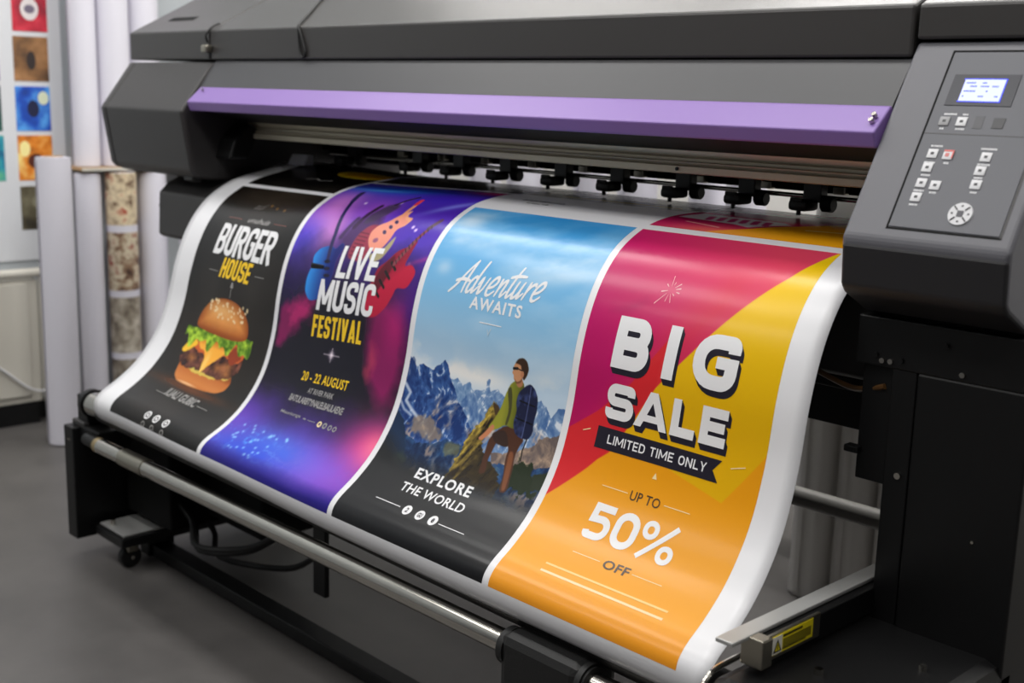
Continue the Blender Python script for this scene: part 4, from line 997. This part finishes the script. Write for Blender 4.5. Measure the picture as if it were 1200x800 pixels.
# support arm
arm = part('support_arm', box(-.818, -.787, 1.200, 1.76, .458, .495, .002), M_steelblk, label='support arm with a pale top strip')
part('arm_top_strip', box(-.826, -.800, 1.150, 1.60, .4955, .5015, .0015), M_alumatt, arm, label='pale grey metal strip')
pb = part('bracket_plate', box(-.787, -.782, 1.200, 1.315, .468, .501, .001), M_alu, arm)
part('bracket_clip', box(-.812, -.779, 1.184, 1.206, .462, .500, .002), M_alu, arm)
wl = part('warning_label', box(-.7818, -.7812, 1.206, 1.297, .4735, .4985, 0), M_yellow, arm, label='yellow and white warning label')
part('label_white_field', box(-.7813, -.7808, 1.207, 1.228, .4745, .4975, 0), mat('label_white', (225, 222, 210), .5), wl)
def yzpoly(pts, x, m, par, name):
    bm = bmesh.new(); vs = [bm.verts.new((x, y, z)) for y, z in pts]; f = bm.faces.new(vs); f.normal_update()
    if f.normal.x < 0: f.normal_flip()
    return part(name, bm, m, par)
yzpoly([(1.209, .477), (1.2265, .477), (1.2178, .494)], -.7804, M_ink, wl, 'warning_triangle'); yzpoly([(1.2125, .479), (1.223, .479), (1.2178, .4895)], -.7802, M_yellow, wl, 'warning_triangle_field')
yzpoly([(1.2169, .4805), (1.2187, .4805), (1.2187, .487), (1.2169, .487)], -.7800, M_ink, wl, 'warning_mark')
bm = None
for i, z in enumerate((.4930, .4885, .4860, .4835, .4810, .4785, .4765)):
    y = 1.2305
    ye = (1.272 if i == 0 else 1.293) - (.012 if i == 6 else 0)
    while y < ye:
        q = .001 + rs.random() * .003; bm = box(-.7812, -.7808, y, min(ye, y + q), z, z + (.0028 if i == 0 else .0012), 0, bm); y += q + .0008
part('label_print', bm, M_ink, wl)['kind'] = 'stuff'
# motor box and end of media guide
mo = part('motor_box', box(-.83, -.60, 1.135, 1.50, .30, .452, .022), M_steelblk, label='glossy black drive box')
part('chrome_rim', tube([(-.832, 1.139, .33), (-.832, 1.139, .425), (-.832, 1.150, .446), (-.832, 1.175, .4535), (-.832, 1.26, .4535)], .004), M_chrome, mo, True)
part('bolt', cyl((-.74, 1.25, .452), (-.74, 1.25, .460), .006, 6), M_chrome, mo); part('bolt', cyl((-.66, 1.36, .452), (-.66, 1.36, .459), .005, 6), M_chrome, mo)
mg = part('media_guide_tube', cyl((-2.66, 1.243, .392), (-.836, 1.243, .372), .034, 32), M_black, smooth=True, label='black media guide tube under the sheet')
part('tube_end', cyl((-2.73, 1.243, .392), (-2.662, 1.243, .392), .030, 28, b=.003), M_chrome, mg, True)
part('end_flange', cyl((-2.755, 1.243, .392), (-2.732, 1.243, .392), .034, 28, b=.003), M_steelblk, mg, True)
part('guide_bracket', box(-2.79, -2.735, 1.225, 1.29, .30, .41, .004), M_steelblk)
# take-up bar
tb_ = part('take_up_bar', cyl((-2.61, 1.20, .322), (-.84, 1.20, .330), .0185, 32), M_chrome, smooth=True, label='polished steel take-up bar')
part('bar_collar', cyl((-2.50, 1.20, .3225), (-2.39, 1.20, .323), .0200, 32, b=.001), M_alu, tb_, True)
part('bar_end', cyl((-2.628, 1.20, .322), (-2.609, 1.20, .322), .0180, 24), mat('brass_end', (176, 156, 116), .35, .8), tb_, True)
hd = part('bar_holder', box(-1.235, -1.072, 1.172, 1.262, .235, .358, .016), M_rubber, label='black rubber-covered bar holder')
part('holder_ring', cyl((-1.242, 1.20, .327), (-1.222, 1.20, .327), .030, 28, b=.004), M_rubber, hd, True)
part('holder_ring', cyl((-1.082, 1.20, .328), (-1.064, 1.20, .328), .030, 28, b=.004), M_rubber, hd, True)
part('knob', cyl((-1.21, 1.172, .262), (-1.21, 1.160, .262), .007, 14), M_alu, hd, True)
# left end plate, leg and foot
ep = part('end_plate', box(-2.812, -2.762, 1.198, 1.43, .052, .333, .003), M_steelblk, label='black upright plate at the left end of the stand')
part('plate_cap', box(-2.80, -2.735, 1.215, 1.28, .333, .348, .003), M_char, ep)
part('label_tag', box(-2.79, -2.776, 1.1965, 1.198, .300, .3025, 0), M_alu, ep)
l2 = part('leg', box(-2.76, -2.66, 1.50, 1.72, .07, .755, .004), M_steelblk)
part('shade_filler_block', box(-2.74, -2.52, 1.32, 1.46, .11, .37, .006), M_dark)  # added dark block, enlarged to darken the space below the sheet
part('bar_bearing', cyl((-2.70, 1.205, .320), (-2.629, 1.205, .320), .015, 24, b=.003), M_steelblk, smooth=True)
part('mounting_bracket', box(-2.762, -2.66, 1.215, 1.30, .296, .340, .004), M_steelblk)
ft = part('foot', box(-2.74, -2.60, 1.235, 1.80, .064, .088, .004), M_steelblk)
part('foot_plate', box(-2.735, -2.61, 1.245, 1.36, .088, .093, .001), M_alumatt, ft)
part('bolt', cyl((-2.70, 1.262, .093), (-2.70, 1.262, .106), .007, 6), M_chrome, ft)
def caster(x, y):
    c = part('caster', cyl((x - .012, y, .026), (x + .012, y, .026), .026, 24, b=.003), M_rubber, smooth=True)
    part('caster_fork', box(x - .018, x + .018, y - .012, y + .016, .04, .064, .003), M_alu, c)
    part('caster_axle', cyl((x - .018, y, .026), (x + .018, y, .026), .005, 10), M_chrome, c)
caster(-2.645, 1.275); caster(-2.645, 1.74); caster(-.70, 1.30); caster(-.70, 1.70)
part('foot', box(-.76, -.62, 1.235, 1.80, .064, .088, .004), M_steelblk)
part('lower_beam', box(-2.66, -.70, 1.338, 1.385, .006, .036, .003), M_steelblk, label='long black bar just above the floor')
part('beam_bracket', box(-2.70, -2.655, 1.33, 1.40, .006, .066, .003), M_steelblk); part('beam_bracket', box(-.715, -.68, 1.33, 1.40, .006, .066, .003), M_steelblk)
part('middle_post', box(-2.052, -2.008, 1.40, 1.412, .090, .80, .002), M_steelblk)
part('rear_beam', box(-2.66, -.76, 1.70, 1.75, .635, .72, .003), M_steelblk)
part('shade_filler_tray', prism(-2.66, -1.42, [(1.47, .36), (1.50, .30), (1.66, .30), (1.69, .56), (1.67, .56), (1.64, .33), (1.51, .33), (1.485, .365)], .001), M_steelblk)  # added black tray that fills in the shade under the printer
part('shade_filler_box', box(-2.60, -2.28, 1.42, 1.60, .13, .27, .008), M_dark)  # added dark box, deepens the shade below the left of the sheet
for i, (x0, x1, y, z) in enumerate(((-2.62, -2.2, 1.36, .12), (-2.6, -2.1, 1.40, .10), (-2.58, -2.15, 1.33, .15))):
    part('cable', tube([(x0, y, z + .06), (x0 + .1, y + .02, z), (x0 + .2, y - .02, z - .03), (x1 - .1, y + .03, z - .01), (x1, y + .05, z + .05)], .007), M_rubber, smooth=True)
part('rear_media_tube', cyl((-2.60, 1.98, .393), (-.70, 1.98, .393), .019, 24), mat('grey_tube', (120, 118, 114), .45), smooth=True, label='grey tube at the back of the stand')
part('rear_tube_support', box(-2.72, -2.66, 1.70, 2.0, .36, .43, .003), M_steelblk); part('rear_tube_support', box(-.76, -.70, 1.70, 2.0, .36, .43, .003), M_steelblk)
part('rear_rod', cyl((-1.75, 1.92, .215), (-1.285, 1.92, .215), .010, 16), M_chrome, smooth=True)
part('rod_hanger', box(-1.765, -1.745, 1.90, 1.94, .20, .60, .002), M_steelblk); part('rod_hanger', box(-1.765, -1.745, 1.72, 1.94, .58, .61, .002), M_steelblk)

# cord lying over the lid
pts = [onlid(-2.395, .21, .003), onlid(-2.383, .150, .003), onlid(-2.335, .081, .003), onlid(-2.290, .012, .003), Vector((-2.278, 1.527, 1.272)), Vector((-2.276, 1.5265, 1.25)), Vector((-2.272, 1.5265, 1.222)), Vector((-2.262, 1.5265, 1.210)), Vector((-2.252, 1.5265, 1.222)), Vector((-2.264, 1.5265, 1.25)), Vector((-2.274, 1.527, 1.268))]
obj('power_cord', tube(pts, .0028), M_rubber, smooth=True, label='thin black cord hanging over the printer lid edge in a small loop', cat='cord')

# ---------------------------------------------------------------- left wall display
M_sheet = mat('white_display_sheet', (214, 216, 220), .6, vary=.02)
ds = empty('sample_display_sheet', (-4.097, 1.5, .55), 'white sheet of small sample pictures pinned on the left wall', 'poster')
o = obj('backing_sheet', box(-4.099, -4.095, 1.05, 1.800, .552, 1.90, 0), M_sheet, ds); o.location = -ds.location
def picmat(name, cols, scale, seed, kind='noise'):
    m = bpy.data.materials.new(name); m.use_nodes = True; nt = m.node_tree; b = nt.nodes['Principled BSDF']; b.inputs['Roughness'].default_value = .45
    tc = nt.nodes.new('ShaderNodeTexCoord'); mp = nt.nodes.new('ShaderNodeMapping'); mp.inputs['Location'].default_value = (seed * 3.1, seed * 1.7, seed)
    nt.links.new(tc.outputs['Object'], mp.inputs['Vector'])
    n = nt.nodes.new('ShaderNodeTexNoise'); n.inputs['Scale'].default_value = scale; n.inputs['Detail'].default_value = 3
    nt.links.new(mp.outputs[0], n.inputs['Vector']); cr = nt.nodes.new('ShaderNodeValToRGB')
    el = cr.color_ramp.elements
    while len(el) < len(cols): el.new(.5)
    for i, c in enumerate(cols): el[i].position = .3 + .4 * i / (len(cols) - 1); el[i].color = (*lin(c), 1)
    nt.links.new(n.outputs['Fac'], cr.inputs[0]); nt.links.new(cr.outputs[0], b.inputs['Base Color'])
    return m
PICS = [((1.640, 1.756, 1.305, 1.448), ((120, 16, 40), (190, 24, 52), (226, 60, 80)), 'crimson picture with a pale round badge'),
        ((1.638, 1.754, 1.145, 1.289), ((84, 58, 36), (142, 100, 60), (176, 128, 84)), 'brown picture with a small dark figure'),
        ((1.637, 1.753, .983, 1.128), ((8, 26, 96), (20, 80, 190), (90, 170, 240)), 'blue abstract picture'),
        ((1.637, 1.753, .820, .968), ((110, 40, 10), (224, 130, 30), (252, 220, 130)), 'orange and yellow abstract picture'),
        ((1.638, 1.753, .655, .800), ((40, 34, 26), (86, 80, 60), (130, 124, 100)), 'dark olive picture'),
        ((1.468, 1.592, .820, .968), ((10, 40, 110), (40, 150, 170), (120, 200, 120)), 'blue and green picture'),
        ((1.468, 1.590, .983, 1.128), ((12, 26, 40), (20, 60, 60), (40, 90, 80)), 'dark teal picture'),
        ((1.468, 1.590, 1.145, 1.289), ((60, 30, 80), (110, 60, 140), (150, 100, 180)), 'violet picture')]
for i, ((y0, y1, z0, z1), cols, lb) in enumerate(PICS):
    p = obj('sample_picture', box(-4.0952, -4.0935, y0, y1, z0, z1, 0), picmat('sample_picture_%d' % i, cols, 14, i + 1), ds, label=lb); p.location = -ds.location
    yc, zc = (y0 + y1) / 2, (z0 + z1) / 2
    def blob(name, ry, rz, col, dy=0, dz=0, par=p, x=-4.0930):
        bm = bmesh.new(); vs = [bm.verts.new((x, yc + dy + ry * math.cos(2 * math.pi * q / 20), zc + dz + rz * math.sin(2 * math.pi * q / 20))) for q in range(20)]
        f = bm.faces.new(vs); f.normal_update()
        if f.normal.x < 0: f.normal_flip()
        obj(name, bm, mat('pic_' + '_'.join(map(str, col)), col, .5), par)
    if i == 0: blob('badge', .030, .036, (222, 214, 214)); blob('badge_centre', .018, .014, (110, 100, 120), x=-4.0926)
    if i == 1: blob('figure', .015, .030, (40, 28, 26), dz=-.005)
    if i == 2: blob('dark_patch', .020, .028, (10, 18, 60)); blob('light_patch', .018, .022, (214, 220, 190), dy=.035, dz=.035)
    if i == 3: blob('dark_patch', .026, .024, (84, 30, 12), dz=-.01); blob('light_patch', .018, .026, (255, 236, 160), dy=-.035, dz=.03)
    if i == 4: blob('light_patch', .022, .020, (130, 126, 104), dz=.02)

# cabinet under the display
cb = empty('low_cabinet', (-4.05, 1.3, 0), 'cream metal cabinet standing low against the left wall under the sample sheet', 'cabinet')
def cpart(name, bm, m, par=None, smooth=False, label=None):
    o = obj(name, bm, m, par or cb, smooth, label=label)
    if par is None: o.location = -cb.location
    return o
cpart('body', box(-4.095, -4.035, .75, 1.655, .075, .495, .003), M_cream)
cpart('door', box(-4.035, -4.025, .77, 1.615, .10, .485, .002), M_cream)
cpart('top_rail', cyl((-4.035, .75, .517), (-4.035, 1.672, .517), .016, 16), M_cream, smooth=True)
cpart('plinth', box(-4.09, -4.035, .75, 1.64, .0, .075, 0), M_steelblk)
cpart('side_post', tube([(-4.03, 1.665, .50), (-4.028, 1.665, .12), (-4.02, 1.675, .06), (-4.0, 1.70, .008)], .010, sub=3), M_cream, smooth=True)
obj('white_cable', tube([(-4.02, 1.46, .25), (-4.018, 1.53, .19), (-4.016, 1.60, .13), (-4.012, 1.65, .115), (-4.0, 1.70, .14), (-4.0, 1.73, .16)], .004), M_key, smooth=True, label='thin white cable curving across the front of the cream cabinet', cat='cable')

# ---------------------------------------------------------------- rolls on and beside the rack
M_core = mat('cardboard_core', (168, 136, 100), .8, vary=.06, vscale=40)
def roll(x, y, r, z0, z1, label, group=None, lean=(0, 0), mats=None, name='paper_roll'):
    t = empty(name, (x, y, z0), label, 'paper roll', group)
    bm = cyl((0, 0, 0), (lean[0], lean[1], z1 - z0), r, 32, b=.002)
    obj('wrap', bm, mats or M_roll, t, True)
    e = Vector((lean[0], lean[1], z1 - z0)); bm = cyl(e, e + Vector((0, 0, .003)), r * .55, 20)
    obj('core', bm, M_core, t, True)
    d = Vector((lean[0], lean[1], z1 - z0)).normalized()
    # loose outer edge of the paper
    bm = bmesh.new(); n = 2; pts = []
    for zz in (.01, (z1 - z0) - .01):
        c = Vector((0, 0, 0)) + d * zz
        pts.append([c + Vector((math.cos(a) * rr, math.sin(a) * rr, 0)) for a, rr in ((-2.2, r + .0005), (-1.9, r + .0015), (-1.6, r + .0035))])
    for i in range(2): bm.faces.new([bm.verts.new(p) for p in (pts[0][i], pts[0][i + 1], pts[1][i + 1], pts[1][i])])
    obj('loose_edge', bm, mats or M_roll, t)
    return t
roll(-3.75, 1.604, .053, .001, .915, 'thick white paper roll standing in front on the floor beside the cream cabinet', lean=(-.03, .015))
roll(-3.95, 1.805, .043, .001, .850, 'narrow white paper roll standing behind the thick front roll, below the rack shelf')
roll(-3.95, 2.035, .051,   .001, .848, 'white paper roll standing right of the picture-printed roll')
roll(-3.86, 2.14, .046, .001, .80, 'white paper roll half hidden by the printer housing, rightmost of the floor rolls')
# picture roll
pr = roll(-3.93, 1.912, .052, .001, .852, 'roll printed with bands of brown and red photographs, standing under the shelf', name='printed_picture_roll')
bands = [(.675, .850, ((92, 60, 40), (200, 180, 150), (230, 214, 180), (176, 60, 40))), (.452, .650, ((60, 40, 34), (150, 120, 96), (216, 206, 180), (150, 64, 50))), (.235, .428, ((110, 100, 88), (160, 150, 134), (206, 198, 184))), (.03, .212, ((100, 90, 80), (150, 140, 126), (190, 184, 172)))]
for i, (z0, z1, cols) in enumerate(bands):
    bm = cyl((0, 0, z0), (0, 0, z1), .0526, 32)
    obj('picture_band', bm, picmat('picture_band_%d' % i, cols, 30, i + 11), pr, True)
rk = empty('roll_rack', (-4.0, 2.1, .86), 'thin wooden rack shelf carrying the tall white rolls by the left wall', 'rack')
o = obj('shelf_board', box(-4.0985, -3.90, 1.765, 2.90, .8595, .868, .001), M_core, rk); o.location = -rk.location
o = obj('edge_strip', box(-3.90, -3.897, 1.765, 2.90, .8595, .8685, .0005), M_cream, rk); o.location = -rk.location
roll(-4.00, 1.830, .0445, .869, 2.05, 'leftmost tall white roll standing on the rack shelf')
roll(-4.00, 1.935, .055, .869, 2.10, 'thick tall white roll standing second from the left on the rack shelf')
roll(-4.02, 2.055, .055, .869, 1.95, 'tall white roll on the rack shelf just left of the printer lid')
obj('dark_gap_filler', box(-4.09, -4.03, 1.94, 2.02, .001, .62, .004), M_steelblk, label='narrow black case standing in for the dark gap between the rolls on the floor', cat='case')  # added black block in place of the dark gap between rolls

# rolls behind the printer, seen through the gap under the right housing
spots = [(-1.475, 2.42, .050), (-1.374, 2.43, .048), (-1.272, 2.44, .052), (-1.165, 2.47, .052), (-1.60, 2.62, .05), (-1.80, 2.52, .05), (-1.98, 2.6, .05), (-2.18, 2.55, .055), (-2.40, 2.6, .05), (-2.62, 2.55, .055), (-2.85, 2.6, .05), (-3.10, 2.6, .055)]
names = ['leftmost', 'second from the left', 'third from the left', 'fourth from the left']
for i, (x, y, r) in enumerate(spots):
    if i < 4: roll(x, y, r, .001, 1.15, 'white roll behind the printer, %s of those seen beside the black leg' % names[i], mats=mat('wrapped_paper_roll', (236, 234, 230), .5, vary=.05))
    else: roll(x, y, r, .001, 1.12 + .03 * (i % 3), 'blurred pale roll glimpsed through the slot behind the pinch rollers', 'rolls glimpsed behind the printer slot')
